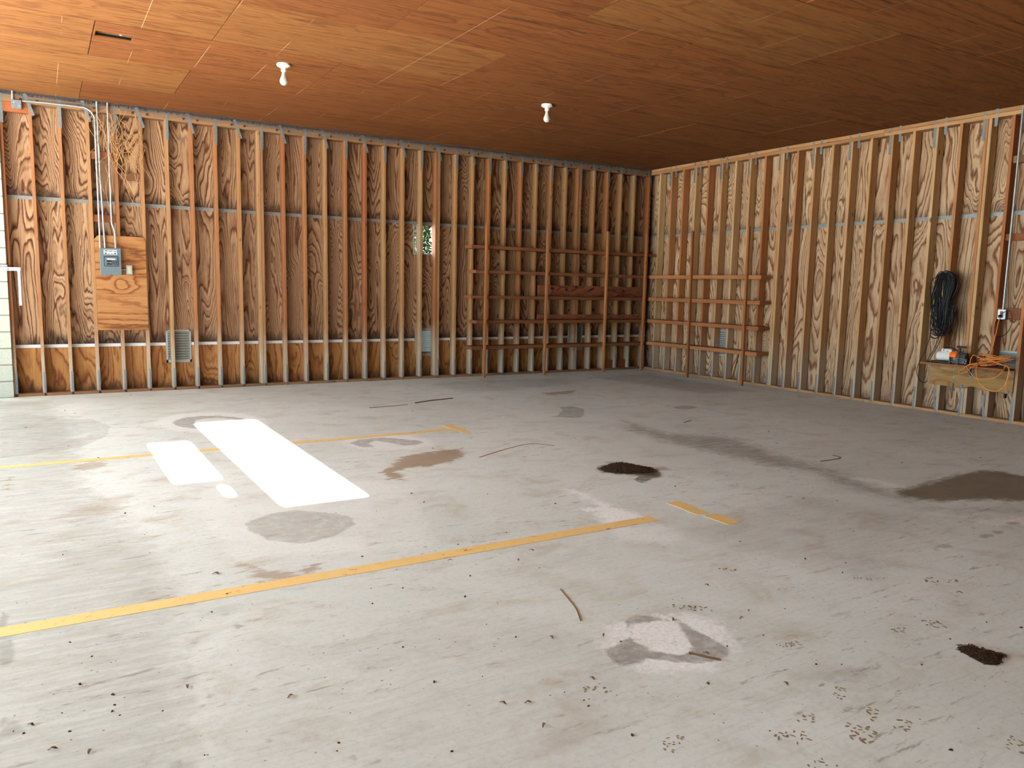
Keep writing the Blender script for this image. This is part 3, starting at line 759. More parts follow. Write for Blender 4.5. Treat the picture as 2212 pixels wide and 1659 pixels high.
# openings of the back wall sheathing (x0, x1, z0, z1): small window hole and louvre openings
HOLES = [(-4.70, -4.36, 1.99, 2.43), (-4.66, -4.38, 0.40, 0.76), (-1.67, -1.38, 0.46, 0.80)]
PANEL = 4 * S
zb = [0.0, 0.628, 2.462, 3.98]
xs = [-10.15] + [XL - 0.019 - PANEL * j for j in range(7, -1, -1)] + [0.165]
for r_ in range(3):
    for a, b in zip(xs, xs[1:]):
        mb = MB()
        c = (a + b) / 2
        for (p0, p1, q0, q1) in rects_with_holes(a, b, zb[r_], zb[r_ + 1], [h for h in HOLES if h[1] > a and h[0] < b and h[3] > zb[r_] and h[2] < zb[r_ + 1]]):
            mb.box(p0 - c, p1 - c, 0, 0.014, q0 - zb[r_], q1 - zb[r_])
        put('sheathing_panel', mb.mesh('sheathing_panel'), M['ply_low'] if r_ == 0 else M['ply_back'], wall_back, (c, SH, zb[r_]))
ys = [YF] + [YR - 0.019 - PANEL * j for j in range(9, -1, -1)] + [0.165]
for z0, z1 in ((0.0, 2.485), (2.485, 3.98)):
    for a, b in zip(ys, ys[1:]):
        c = (a + b) / 2
        put('sheathing_panel', MB().box(0, 0.014, a - c, b - c, 0, z1 - z0).mesh('sheathing_panel'), M['ply_right'], wall_right, (SH, c, z0))

# flashing strips in the joints
for a, b in [(-10.14, -6.6), (-6.6, -3.0), (-3.0, 0.13)]:
    c = (a + b) / 2
    segs = rects_with_holes(a, b, 0.60, 0.64, [(-8.38, -8.05, 0.3, 0.9), (-4.69, -4.35, 0.3, 0.9), (-1.69, -1.36, 0.3, 0.9)])
    mb = MB()
    for s_ in segs:
        mb.box(s_[0] - c, s_[1] - c, 0.143, 0.150, s_[2], s_[3])
    put('white_flashing', mb.mesh('white_flashing'), M['flash_white'], wall_back, (c, 0, 0), label='white metal flashing strip')
    put('grey_flashing', MB().box(a - c, b - c, 0.143, 0.150, 2.443, 2.487).mesh('grey_flashing'), M['flash'], wall_back, (c, 0, 0), label='speckled galvanised flashing strip')
for a, b in [(-12.3, -8.2), (-8.2, -4.1), (-4.1, 0.13)]:
    c = (a + b) / 2
    put('grey_flashing', MB().box(0.143, 0.150, a - c, b - c, 2.463, 2.508).mesh('grey_flashing'), M['flash'], wall_right, (0, c, 0), label='speckled galvanised flashing strip')

# wire mesh along the back wall's top
mb = MB()
n = 560
for i in range(n):
    x = -10.13 + i * (10.12 / n)
    mb.box(x, x + 0.0022, -0.007, -0.005, 3.615, 3.70)
for i in range(6):
    z = 3.617 + i * 0.016
    mb.box(-10.13, -0.01, -0.007, -0.005, z, z + 0.0022)
put('wire_mesh', mb.mesh('wire_mesh'), M['strap'], wall_back, kind='stuff', label='grey wire mesh strip under the ceiling')

# blocking between studs
def blocking(name_parent, x0, x1, z0, z1, y0, y1, mat):
    c = ((x0 + x1) / 2, 0, (z0 + z1) / 2)
    put('blocking', MB().box(x0 - c[0], x1 - c[0], y0, y1, z0 - c[2], z1 - c[2]).mesh('blocking', bevel=0.003), mat, name_parent, c)
def stud_gap(k):                       # clear space left of stud k on the back wall
    r = XL - k * S - 0.038
    return XL - (k + 1) * S, r
for k, z0, z1, y0, y1 in ((31, 3.455, 3.57, 0.0, 0.09), (28, 2.99, 3.09, 0.02, 0.058), (28, 2.21, 2.30, 0.02, 0.058), (27, 2.76, 2.85, 0.03, 0.07)):
    a, b = stud_gap(k)
    blocking(wall_back, a, b, z0, z1, y0, y1, M['block'])
a, b = stud_gap(0)
blocking(wall_back, a, b, 0.04, 0.18, 0.06, 0.10, M['block'])
a, b = stud_gap(1)
blocking(wall_back, a, b, 0.04, 0.18, 0.06, 0.10, M['block'])
for z0, z1, col in ((2.155, 2.235, 'block'), (3.05, 3.135, 'plate')):
    ya, yb = YR - 20 * S, YR - 19 * S - 0.038
    put('blocking', MB().box(0.03, 0.07, -(yb - ya) / 2, (yb - ya) / 2, z0, z1).mesh('blocking', bevel=0.003), M[col], wall_right, (0, (ya + yb) / 2, 0))

# ------------------------------------------------------------------ left side: block pier and header, front wall, roof
wall_left = empty('wall_left', kind='structure', label='concrete block pier at the open left side')
put('mortar_core', MB().box(XW + 0.005, -10.157, -0.032, 0.24, 0, 3.98).mesh('mortar_core'), M['mortar'], wall_left)
blk = {}
for ci in range(19):
    z = ci * 0.204
    e = -10.152
    widths = [0.392, 0.392, 0.392, 0.392] if ci % 2 else [0.192, 0.392, 0.392, 0.392, 0.192]
    for wd in widths:
        if wd not in blk:
            blk[wd] = MB().box(-wd / 2, wd / 2, -0.04, 0.25, 0.006, 0.198).mesh('concrete_block', bevel=0.006)
        put('concrete_block', blk[wd], M['cmu'], wall_left, (e - wd / 2, random.uniform(-0.002, 0.002), z))
        e -= wd + 0.008
put('header_beam', MB().box(XW - 0.15, XW + 0.05, YF, -0.03, 3.60, 3.98).mesh('header_beam'), M['plate'], wall_left)
put('side_wall', MB().box(XW - 0.15, XW + 0.05, YF, -9.7, 0, 3.60).mesh('side_wall'), M['cmu'], wall_left)  # unseen wall, its length set to dim the near left floor
put('return_wall', MB().box(XW - 0.4, XW + 0.003, -0.03, 0.24, 0, 3.98).mesh('return_wall'), M['cmu'], wall_left)

# front wall with two tall windows and a slit, where the sun comes in
def sunz(y):
    return (y - YF) * SUN_T
FH = [(-8.475, -7.895, sunz(-6.27), sunz(-2.86)), (-9.02, -8.71, sunz(-5.32), sunz(-3.80)), (-8.755, -8.715, sunz(-5.86), sunz(-5.60))]
mb = MB()
for (a, b, c, d) in rects_with_holes(XW - 0.1, 0.165, 0, 3.98, FH):
    mb.box(a, b, YF - 0.02, YF + 0.02, c, d)
put('wall_front', mb.mesh('wall_front'), M['ply_right'], kind='structure')

put('roof', MB().box(-16.4, 0.7, -12.9, 0.7, 3.98, 4.12).mesh('roof'), M['roof'], kind='structure')  # unseen; long left overhang added to shade the floor near the opening

# ------------------------------------------------------------------ ceiling of plywood sheets
ceil_hole = (-9.28, -8.975, -3.165, -2.985)
mb = MB()
for (a, b, c, d) in rects_with_holes(XW, 0.14, YF + 0.02, 0.14, [ceil_hole]):
    mb.box(a, b, c, d, 3.722, 3.735)
ceiling = put('ceiling', mb.mesh('ceiling'), M['dark'], kind='structure')
rows = [0.14, -1.03, -2.25, -3.47, -4.69, -5.92, -7.14, -8.36, -9.58, -10.8, YF + 0.02]
for i, (ya, yb) in enumerate(zip(rows, rows[1:])):
    if i % 2 == 0:
        cuts = [XW, -9.30, -7.10, -4.66, -2.22, 0.14]
    else:
        cuts = [XW, -8.34, -5.86, -3.42, -0.98, 0.14]
    for a, b in zip(cuts, cuts[1:]):
        c, e = (a + b) / 2, (ya + yb) / 2
        mb = MB()
        g = random.uniform(0.0018, 0.0045)
        for (p, q, r_, s_) in rects_with_holes(a + g, b - g, yb + g, ya - g, [ceil_hole]):
            mb.box(p - c, q - c, r_ - e, s_ - e, 0, 0.013)
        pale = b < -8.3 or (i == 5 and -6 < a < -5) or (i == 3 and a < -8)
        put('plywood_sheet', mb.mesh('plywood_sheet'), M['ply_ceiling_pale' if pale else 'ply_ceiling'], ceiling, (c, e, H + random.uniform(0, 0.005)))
# the cut-out: lined box going up into the dark roof space
mb = MB()
hx0, hx1, hy0, hy1 = ceil_hole
for b_ in ((hx0 - 0.02, hx0, hy0, hy1), (hx1, hx1 + 0.02, hy0, hy1), (hx0 - 0.02, hx1 + 0.02, hy0 - 0.02, hy0), (hx0 - 0.02, hx1 + 0.02, hy1, hy1 + 0.02)):
    mb.box(*b_, 3.736, 3.775)
put('opening_lining', mb.mesh('opening_lining'), M['plate'], ceiling, label='wooden lining of the dark ceiling cut-out')
put('dark_backing', MB().box(-10.3, -8.0, -4.2, -2.0, 3.955, 3.965).mesh('dark_backing'), M['dark'], ceiling, label='added dark sheet standing in for shade above the ceiling cut-out')  # black sheet added so the hole reads as unlit depth
put('wire_end', MB().tube([(-9.06, -3.10, 3.80), (-9.08, -3.08, 3.745), (-9.06, -3.05, 3.73), (-9.075, -3.08, 3.722)], 0.008, 6, sub=4).mesh('wire_end', True),
    M['white'], ceiling, label='pale wire end in the ceiling cut-out')

# ------------------------------------------------------------------ painted lines
def painted(name, rects, label):
    mb = MB()
    for x0, x1, y0, y1 in rects:
        mb.box(x0, x1, y0, y1, 0.0005, 0.002)
    return put(name, mb.mesh(name), M['line'], label=label, cat='floor marking')
painted('painted_line', [(-10.6, -6.42, -7.705, -7.60), (-6.10, -5.98, -7.60, -7.41), (-6.11, -6.0, -7.72, -7.61), (-6.09, -5.97, -7.98, -7.76)],
        'long yellow painted floor line with broken cross end, nearest the camera')
painted('painted_line', [(-10.7, -6.185, -4.285, -4.19), (-6.18, -6.08, -4.47, -3.96)],
        'thin yellow painted floor line with T end, crossing the sunlit patches')

# ------------------------------------------------------------------ louvred vents
def vent(label, loc, rot, w=0.32, h=0.45, dirty=False, see=False):
    t = empty('wall_vent', loc, label=label, cat='vent', group='louvred wall vents')
    t.rotation_euler = rot
    mat = M['vent_dirty'] if dirty else M['vent']
    f = MB()
    f.box(-w / 2, -w / 2 + 0.022, -0.010, 0, -h / 2, h / 2)
    f.box(w / 2 - 0.022, w / 2, -0.010, 0, -h / 2, h / 2)
    f.box(-w / 2, w / 2, -0.010, 0, h / 2 - 0.022, h / 2)
    f.box(-w / 2, w / 2, -0.010, 0, -h / 2, -h / 2 + 0.04)
    put('frame', f.mesh('frame', bevel=0.002), M['vent'], t)
    n_ = 11
    Mx = Matrix.Rotation(math.radians(40), 4, 'X')
    sl = MB().box(-w / 2 + 0.02, w / 2 - 0.02, -0.001, 0.001, -0.028, 0.028, Mx).mesh('slat')
    for i in range(n_):
        z = -h / 2 + 0.055 + i * (h - 0.095) / (n_ - 1)
        put('slat', sl, mat, t, (0, 0.010 if see else -0.004, z))
    if not see:
        put('screen', MB().box(-w / 2 + 0.01, w / 2 - 0.01, 0.0005, 0.0015, -h / 2 + 0.01, h / 2 - 0.01).mesh('screen'), M['screen'], t)
    return t
vent('dusty grey louvred vent low on the back wall, right of the breaker panel board', (-8.215, 0.150, 0.588), (0, 0, 0), dirty=True)
vent('grey louvred vent low on the back wall, straight below the small wall opening', (-4.52, 0.150, 0.578), (0, 0, 0), see=True)
vent('shadowy louvred vent on the back wall behind the lowest corner shelf', (-1.525, 0.150, 0.60), (0, 0, 0), dirty=True)
vent('grey vent on the right wall behind the corner shelving', (0.150, -1.81, 0.62), (0, 0, -math.pi / 2))
vent('galvanised vent on the right wall behind the orange cord and winch shelf', (0.150, -6.475, 0.64), (0, 0, -math.pi / 2), 0.25, 0.42)

# small window hole: bare trim
wn = empty('window_1', (-4.53, 0.150, 2.21), kind='structure', label='small bare opening in the back wall showing leaves outside')
f = MB()
f.box(-0.185, -0.17, 0.0, 0.05, -0.225, 0.225); f.box(0.17, 0.185, 0.0, 0.05, -0.225, 0.225); f.box(-0.185, 0.185, 0.0, 0.05, -0.235, -0.222)
put('window_trim', f.mesh('window_trim'), M['paint_white'], wn)

# ------------------------------------------------------------------ shrub outside the hole
sh = empty('shrub', (-3.2, 1.6, 0), label='green leafy shrub outside, seen through the small back wall opening', cat='shrub')
rs = random.Random(3)
br = MB()
lf = MB()
for i in range(60):
    a = rs.uniform(-1.6, 3.0); b = rs.uniform(-0.6, 1.6)
    top = Vector((a + rs.uniform(-.25, .25), b + rs.uniform(-.2, .3), rs.uniform(2.2, 3.6)))
    base = Vector((a * 0.9, b * 0.8, 0))
    mid = (top + base) / 2 + Vector((rs.uniform(-.1, .1), rs.uniform(-.1, .1), 0))
    P_ = catmull([base, mid, top], 10)
    br.tube(P_, 0.008, 5)
    for p in P_[2:]:
        for j in range(26):
            q = p + Vector((rs.gauss(0, .13), rs.gauss(0, .13), rs.gauss(0, .09)))
            l, w_ = rs.uniform(.07, .13), rs.uniform(.035, .065)
            R_ = Matrix.Rotation(rs.uniform(0, 6.28), 3, 'Z') @ Matrix.Rotation(rs.uniform(-1.1, 0.6), 3, 'X')
            vs_ = [R_ @ Vector(c_) + q for c_ in ((0, 0, 0), (w_ / 2, l * .45, .006), (0, l, 0), (-w_ / 2, l * .45, .006))]
            lf.add(vs_, [(0, 1, 2), (0, 2, 3)])
put('branches', br.mesh('branches', True), M['bark'], sh)
put('leaves', lf.mesh('leaves'), M['foliage'], sh, kind='stuff')

# ------------------------------------------------------------------ electrical: board, breaker panel, outlet, conduits
put('plywood_board', MB().prism([(-9.198, 0.825), (-8.602, 0.825), (-8.602, 1.99), (-8.63, 2.035), (-9.10, 2.045), (-9.165, 2.03), (-9.198, 1.985)], -0.018, -0.001, 1).mesh('plywood_board', bevel=0.002),
    M['ply_board'], label='orange plywood backing board on the back wall carrying the breaker panel', cat='board')

pn = empty('breaker_panel', (-9.027, -0.019, 1.54), label='grey metal breaker panel mounted on the plywood backing board', cat='breaker panel')
put('box', MB().box(-0.118, 0.118, -0.085, -0.001, 0, 0.335).mesh('box', bevel=0.006), M['grey_enamel'], pn)
put('cover', MB().box(-0.121, 0.121, -0.094, -0.084, -0.004, 0.338).mesh('cover', bevel=0.003), M['grey_enamel'], pn)
dr = put('door_frame', MB().box(-0.078, 0.088, -0.101, -0.094, 0.105, 0.235).mesh('door_frame', bevel=0.008), M['grey_dark'], pn)
put('recess', MB().box(-0.066, 0.076, -0.104, -0.1005, 0.116, 0.224).mesh('recess', bevel=0.004), M['grey_enamel'], dr)
brk = MB().box(-0.0085, 0.0085, -0.114, -0.1035, 0.125, 0.182).mesh('breaker', bevel=0.002)
for i in range(6):
    put('breaker', brk, M['black'] if i < 3 else M['grey_dark'], dr, (-0.040 + i * 0.019, 0, 0))
    if i == 2:
        brk = brk.copy(); brk.materials.clear()
tg = MB().box(-0.003, 0.003, -0.119, -0.113, 0.148, 0.160).mesh('toggle')
for i in range(3):
    put('toggle', tg, M['paper'], dr, (-0.040 + i * 0.019, 0, 0))
put('directory_strip', MB().box(-0.042, 0.052, -0.1055, -0.1035, 0.190, 0.206).mesh('directory_strip'), M['paper'], dr, label='white directory strip')
lb = put('label_plate', MB().box(-0.076, 0.076, -0.0965, -0.0935, 0.258, 0.316).mesh('label_plate'), M['paper'], pn, label='white label with dark printed blocks')
pr = MB()
rp = random.Random(5)
for i in range(10):
    xx = -0.066 + i * 0.0138
    pr.box(xx, xx + rp.uniform(.006, .012), -0.0972, -0.0964, 0.294 + rp.uniform(-.004, .002), 0.306 + rp.uniform(-.002, .004))
for i in range(4):
    xx = -0.067 + i * 0.036
    pr.box(xx, xx + 0.026, -0.0972, -0.0964, 0.264, 0.270 + 0.008 * (i in (0, 3)))
put('print', pr.mesh('print'), M['black'], lb)
put('latch_screw', MB().cyl((0.0, 0, 0.004), 0.005, -0.098, -0.093, 1, 10).mesh('latch_screw', True), M['black'], pn)

ob = empty('outlet_box', (-8.811, -0.019, 1.55), label='small grey outlet box with ivory receptacle beside the breaker panel', cat='outlet')
put('box', MB().box(-0.034, 0.034, -0.045, -0.001, 0, 0.115).mesh('box', bevel=0.004), M['grey_enamel'], ob)
put('cover_plate', MB().box(-0.036, 0.036, -0.049, -0.044, -0.002, 0.117).mesh('cover_plate', bevel=0.003), M['steel'], ob)
rc = put('receptacle', MB().box(-0.016, 0.016, -0.053, -0.048, 0.022, 0.092).mesh('receptacle', bevel=0.003), M['ivory'], ob)
sl = MB()
for z_ in (0.040, 0.074):
    sl.box(-0.007, -0.004, -0.0535, -0.0525, z_ - 0.006, z_ + 0.006); sl.box(0.004, 0.007, -0.0535, -0.0525, z_ - 0.006, z_ + 0.006)
sl.cyl((0, 0, 0.057), 0.004, -0.0535, -0.0525, 1, 8)
put('slots', sl.mesh('slots'), M['crumb'], rc)
put('conduit', MB().tube([(-8.908, -0.045, 1.61), (-8.845, -0.045, 1.61)], 0.009, 10).mesh('conduit', True), M['steel'],
    label='short steel nipple joining breaker panel and outlet box', cat='conduit', group='steel conduits')

YC = -0.030
def conduit(pts, label, sub=6):
    o = put('conduit', MB().tube(pts, 0.0115, 10, sub=sub).mesh('conduit', True), M['steel'], label=label, cat='conduit', group='steel conduits')
    return o
arc = [(-9.275 + 0.14 * math.sin(a), YC, 3.46 + 0.14 * math.cos(a)) for a in [i * math.pi / 16 for i in range(9)]]
conduit([(-9.90, YC, 3.59), (-9.6, YC, 3.598)] + arc + [(-9.135, YC, 3.2), (-9.135, YC, 2.4), (-9.135, YC - 0.02, 1.872)], 'steel conduit bending from the corner junction box down to the breaker panel', 4)
conduit([(-9.105, YC, 3.69), (-9.103, YC, 3.0), (-9.09, YC, 2.3), (-9.08, YC - 0.02, 1.872)], 'straight steel conduit from ceiling to breaker panel, middle of the three')
conduit([(-8.985, YC, 3.69), (-8.99, YC, 3.0), (-8.992, YC, 2.26), (-8.985, YC, 2.18), (-8.962, YC - 0.02, 2.08), (-8.96, YC - 0.03, 1.872)], 'rightmost steel conduit above the breaker panel, with a small offset bend')
jb = empty('junction_box', (-9.962, -0.001, 3.49), label='galvanised junction box in the top left corner of the back wall', cat='junction box')
put('box', MB().prism([(-0.05, 0.015), (-0.035, 0.0), (0.05, 0.0), (0.05, 0.10), (-0.05, 0.10)], -0.045, -0.001, 1).mesh('box', bevel=0.004), M['strap'], jb)
put('cover', MB().prism([(-0.052, 0.014), (-0.036, -0.002), (0.052, -0.002), (0.052, 0.102), (-0.052, 0.102)], -0.049, -0.044, 1).mesh('cover', bevel=0.002), M['strap'], jb)
jsc = MB().cyl((0, 0, 0), 0.008, -0.053, -0.048, 1, 10).mesh('screw')
for x_, z_ in ((-0.025, 0.07), (0.03, 0.03)):
    put('screw', jsc, M['steel'], jb, (x_, 0, z_))
conduit([(-9.998, -0.02, 3.59), (-9.998, -0.02, 3.695)], 'short steel conduit stub from junction box up to the ceiling', 0)

# dry vine tendrils
rv = random.Random(11)
vn = MB()
for i in range(30):
    x_ = rv.uniform(-9.16, -8.62)
    z_ = rv.uniform(3.2, 3.66)
    L_ = rv.uniform(0.25, 1.1)
    P_ = []
    for j in range(8):
        P_.append((x_, rv.uniform(-0.056, -0.045), max(z_, 1.98)))
        x_ += rv.gauss(0, 0.045); z_ -= L_ / 8 * rv.uniform(0.4, 1.6)
    vn.tube(P_, 0.0022, 4, sub=4)
for i in range(8):
    x_, z_ = rv.uniform(-9.1, -8.75), rv.uniform(2.9, 3.2)
    P_ = [(x_ + j * rv.uniform(.03, .07), rv.uniform(-.056, -.045), z_ + rv.gauss(0, .05)) for j in range(6)]
    vn.tube(P_, 0.002, 4, sub=4)
put('vine_tendrils', vn.mesh('vine_tendrils'), M['vine'], label='tangle of dry tan vine tendrils round the conduits', cat='vine', kind='stuff')

# ------------------------------------------------------------------ white bracket on the block pier
bk = empty('door_bracket', (-10.2, -0.042, 1.58), label='chipped white metal angle bracket sticking out from the block pier', cat='bracket')
put('arm', MB().box(-0.16, 0.19, -0.066, -0.058, -0.02, 0.022).box(-0.16, 0.19, -0.066, -0.03, 0.018, 0.024).mesh('arm', bevel=0.002), M['paint_white'], bk)
put('drop_bar', MB().box(0.155, 0.185, -0.058, -0.052, -0.44, -0.015).mesh('drop_bar', bevel=0.002), M['paint_white'], bk)
put('anchor_plate', MB().box(-0.10, 0.055, -0.036, -0.001, 0.028, 0.052).mesh('anchor_plate', bevel=0.003), M['paint_white'], bk)
rvt = MB().cyl((0, 0, 0), 0.006, -0.070, -0.065, 1, 8).mesh('rivet')
for x_ in (-0.12, -0.05, 0.06):
    put('rivet', rvt, M['dark'], bk, (x_, 0, 0))

# ------------------------------------------------------------------ corner shelving
rk = empty('shelving', (-2.0, -0.15, 0), label='rough brown five-tier wooden shelving along the back wall', cat='shelving')
ox, oy = 2.0, 0.15
for x_, top, lean in ((-3.63, 2.47, 0.012), (-2.45, 2.46, 0.01), (-1.18, 2.50, 0.01), (-0.30, 2.50, 0.02)):
    put('upright', MB().box(-0.019, 0.019, -0.022, 0.022, 0, top).mesh('upright', bevel=0.003), M['upright'], rk, (x_ + ox, -0.275 + oy, 0), (0, lean / 2.5, 0))
for z_, a, b in ((2.125, -3.88, -0.005), (1.73, -3.80, -0.02), (1.32, -3.88, -0.06), (0.918, -3.78, -0.02), (0.495, -3.86, -0.03)):
    c = (a + b) / 2
    put('shelf', MB().box(a - c, b - c, -0.125, 0.125, -0.029, 0.025).mesh('shelf', bevel=0.003), M['shelf_x'], rk, (c + ox, -0.128 + oy, z_))
rk2 = empty('shelving', (-0.15, -1.6, 0), label='brown four-tier wooden shelving along the right wall, next to the corner', cat='shelving')
for y_, top in ((-1.45, 2.50), (-2.69, 2.52)):
    put('upright', MB().box(-0.022, 0.022, -0.019, 0.019, 0, top).mesh('upright', bevel=0.003), M['upright'], rk2, (-0.25 + 0.15, y_ + 1.6, 0), (-0.012, 0, 0))
for z_ in (1.73, 1.33, 0.93, 0.525):
    dpt = 0.225 if z_ > 0.6 else 0.225
    put('shelf', MB().box(-dpt / 2, dpt / 2, -1.31, 1.31, -0.036, 0.026).mesh('shelf', bevel=0.003), M['shelf_y'], rk2, (-0.115 + 0.15, -1.63 + 1.6, z_), (random.uniform(-.003, .003), 0, 0))
wide = put('plank', MB().box(-1.19, 1.18, -0.015, 0.015, 0, 0.19).mesh('plank', bevel=0.003), M['plank'], None, (-1.27, -0.028, 1.347), (-0.03, 0, 0),
    label='wide knotty brown plank standing on edge on the middle back shelf', cat='plank')
put('plank', MB().box(-1.19, 1.18, -0.015, 0.015, 0, 0.085).mesh('plank', bevel=0.003), M['plank'], None, (-1.27, -0.030, 0.945), (-0.03, 0, 0),
    label='narrow reddish plank standing on edge on the fourth back shelf', cat='plank')
for x_, z_, a_, b_ in ((-0.90, 0.135, 0.034, 0.024), (-0.60, 0.115, 0.030, 0.022), (-0.38, 0.170, 0.032, 0.016), (-0.06, 0.125, 0.075, 0.018), (0.68, 0.11, 0.024, 0.020)):
    put('knot', MB().prism([(x_ + a_ * math.cos(t * 0.4488), z_ + b_ * math.sin(t * 0.4488) + (0.45 * a_ * math.cos(t * 0.4488) if a_ > 0.05 else 0)) for t in range(14)], -0.0165, -0.014, 1).mesh('knot'), M['knot'], wide)
put('stick', MB().tube([(0.05, -2.20, 0.03), (0.06, -2.42, 0.9)], 0.011, 8).mesh('stick', True), M['twig'],
    label='thin dark stick leaning in a stud bay behind the right wall shelving', cat='stick')

# ------------------------------------------------------------------ ceiling bulbs
def bulb(x, y, label):
    t = empty('ceiling_bulb', (x, y, H), label=label, cat='light bulb', group='bare ceiling bulbs')
    put('base', MB().lathe([(0.066, 0.0), (0.070, -0.012), (0.066, -0.024), (0.045, -0.034), (0.028, -0.040)], n=28).mesh('base', True), M['white'], t)
    put('socket', MB().lathe([(0.027, -0.034), (0.026, -0.075), (0.022, -0.078)], n=20).mesh('socket', True), M['white'], t)
    pr_ = [(0.017, -0.074), (0.019, -0.10), (0.024, -0.122), (0.034, -0.142), (0.040, -0.162), (0.0395, -0.178), (0.034, -0.194), (0.022, -0.206), (0.006, -0.211)]
    put('bulb', MB().lathe(pr_, n=24).mesh('bulb', True), M['bulb'], t)
    put('screw', MB().cyl((0.045, -0.02, -0.032), 0.005, -0.004, 0.004, 2, 8).mesh('screw'), M['dark'], t)
bulb(-7.58, -3.08, 'bare white bulb on the ceiling nearer the left, between the ceiling cut-out and the corner')
bulb(-4.43, -3.19, 'bare greyish bulb on the ceiling nearer the room corner')

# ------------------------------------------------------------------ right wall: winch shelf
ws = empty('winch_shelf', (-0.13, -6.13, 0.63), label='small wooden wall shelf with plywood apron carrying the winch', cat='shelf')
wx, wy, wz = 0.13, 6.13, -0.63
put('shelf_board', MB().box(-0.26, -0.005, -6.63, -5.62, 0.632, 0.660).mesh('shelf_board', bevel=0.004), M['shelf_y'], ws, (wx, wy, wz))
ap = [(-6.635, 0.36), (-6.26, 0.358), (-6.235, 0.372), (-6.19, 0.388), (-6.13, 0.385), (-6.10, 0.368), (-6.07, 0.356), (-5.62, 0.362), (-5.625, 0.632), (-6.64, 0.640)]
put('apron', MB().prism(ap, -0.020, -0.002, 0).mesh('apron', bevel=0.002), M['ply_apron'], ws, (wx, wy, wz), label='stained plywood apron with a notch')
bt = MB().cyl((0, 0, 0), 0.014, -0.012, 0.0, 0, 8).cyl((0, 0, 0), 0.022, -0.004, 0.0, 0, 12).mesh('bolt', True)
for y_, z_ in ((-6.04, 0.382), (-6.585, 0.375), (-6.60, 0.60)):
    put('bolt', bt, M['strap'], ws, (-0.020 + wx, y_ + wy, z_ + wz))
put('angle_bracket', MB().box(-0.026, -0.020, -6.165, -6.125, 0.49, 0.63).box(-0.16, -0.02, -6.165, -6.125, 0.626, 0.632).prism([(-0.15, 0.628), (-0.024, 0.628), (-0.024, 0.51)], -6.147, -6.143, 1).mesh('angle_bracket'),
    M['strap'], ws, (wx, wy, wz), label='steel angle bracket')

# winch
wc = empty('electric_winch', (-0.14, -5.98, 0.6605), label='orange, white and black electric winch lying on the wall shelf', cat='winch')
q = (0.14, 5.98, -0.6605)
def wpart(name, mb, mat, smooth=False, bevel=0, **kw):
    return put(name, mb.mesh(name, smooth, bevel), mat, wc, q, **kw)
wpart('base_plate', MB().box(-0.235, -0.06, -6.22, -5.74, 0.6605, 0.685), M['black'], bevel=0.006)
wpart('motor_casing', MB().lathe([(0.03, -5.775), (0.05, -5.785), (0.058, -5.80), (0.058, -5.955)], (-0.145, 0, 0.748), 1, 24), M['winch_white'], True)
wpart('switch_box', MB().box(-0.185, -0.095, -5.965, -5.83, 0.795, 0.838), M['winch_white'], bevel=0.012)
wpart('switch', MB().box(-0.188, -0.184, -5.88, -5.865, 0.815, 0.826), M['black'])
wpart('marking', MB().box(-0.187, -0.184, -5.93, -5.90, 0.808, 0.813), M['black'])
wpart('orange_collar', MB().lathe([(0.058, -5.953), (0.068, -5.957), (0.068, -6.035), (0.056, -6.042)], (-0.145, 0, 0.748), 1, 24), M['orange'], True)
g_ = [(0.052, -6.040)]
for i in range(5):
    g_ += [(0.056, -6.048 - i * 0.02), (0.056, -6.056 - i * 0.02), (0.047, -6.059 - i * 0.02), (0.047, -6.064 - i * 0.02)]
wpart('gearbox', MB().lathe(g_, (-0.145, 0, 0.748), 1, 24), M['winch_grey'], True)
hd = wpart('handle', MB().box(-0.156, -0.132, -6.125, -6.005, 0.862, 0.884).box(-0.153, -0.135, -6.06, -6.03, 0.80, 0.866), M['black'], bevel=0.006)
wpart('drum_frame', MB().box(-0.262, -0.19, -6.005, -5.998, 0.668, 0.745).box(-0.262, -0.19, -6.21, -6.165, 0.668, 0.745).box(-0.20, -0.19, -6.2, -6.0, 0.668, 0.74), M['black'], bevel=0.003)
tb = MB().tube([(0, 0, 0), (0, 0.165, 0)], 0.006, 8).mesh('tie_bar', True)
for x_, z_ in ((-0.25, 0.735), (-0.25, 0.690), (-0.245, 0.712)):
    put('tie_bar', tb, M['steel'], wc, (x_ + q[0], -6.168 + q[1], z_ + q[2]))
for y_ in (-6.0, -6.1):
    put('guide_post', MB().cyl((0, 0, 0), 0.008, 0, 0.085, 2, 8).mesh('guide_post', True), M['winch_grey'], wc, (-0.268 + q[0], y_ + q[1], 0.666 + q[2]))
bl = MB()
for dy, dz in ((0, 0), (0.02, 0.014), (-0.012, 0.028), (0.01, 0.045)):
    bl.cyl((-0.264, -6.188 + dy, 0.684 + dz), 0.005, -0.004, 0.002, 0, 8)
wpart('frame_bolts', bl, M['steel'])
wpart('motor_lead', MB().tube([(-0.14, -5.84, 0.83), (-0.14, -5.88, 0.852), (-0.14, -5.95, 0.855), (-0.145, -6.0, 0.835), (-0.15, -6.03, 0.81)], 0.005, 6, sub=4), M['rubber'], True)
hk = MB().tube([(-0.252, -6.085, 0.70), (-0.275, -6.085, 0.675), (-0.279, -6.083, 0.64), (-0.279, -6.080, 0.52)], 0.003, 6, sub=3)
hk.tube([(-0.279, -6.080, 0.50), (-0.279, -6.068, 0.47), (-0.279, -6.072, 0.44), (-0.279, -6.080, 0.425), (-0.279, -6.090, 0.44), (-0.279, -6.093, 0.47), (-0.279, -6.082, 0.50)], 0.003, 6, sub=4)
wpart('cable', hk, M['brass'], True)
wpart('ferrule', MB().cyl((-0.279, -6.080, 0), 0.007, 0.495, 0.525, 2, 8), M['steel'], True)
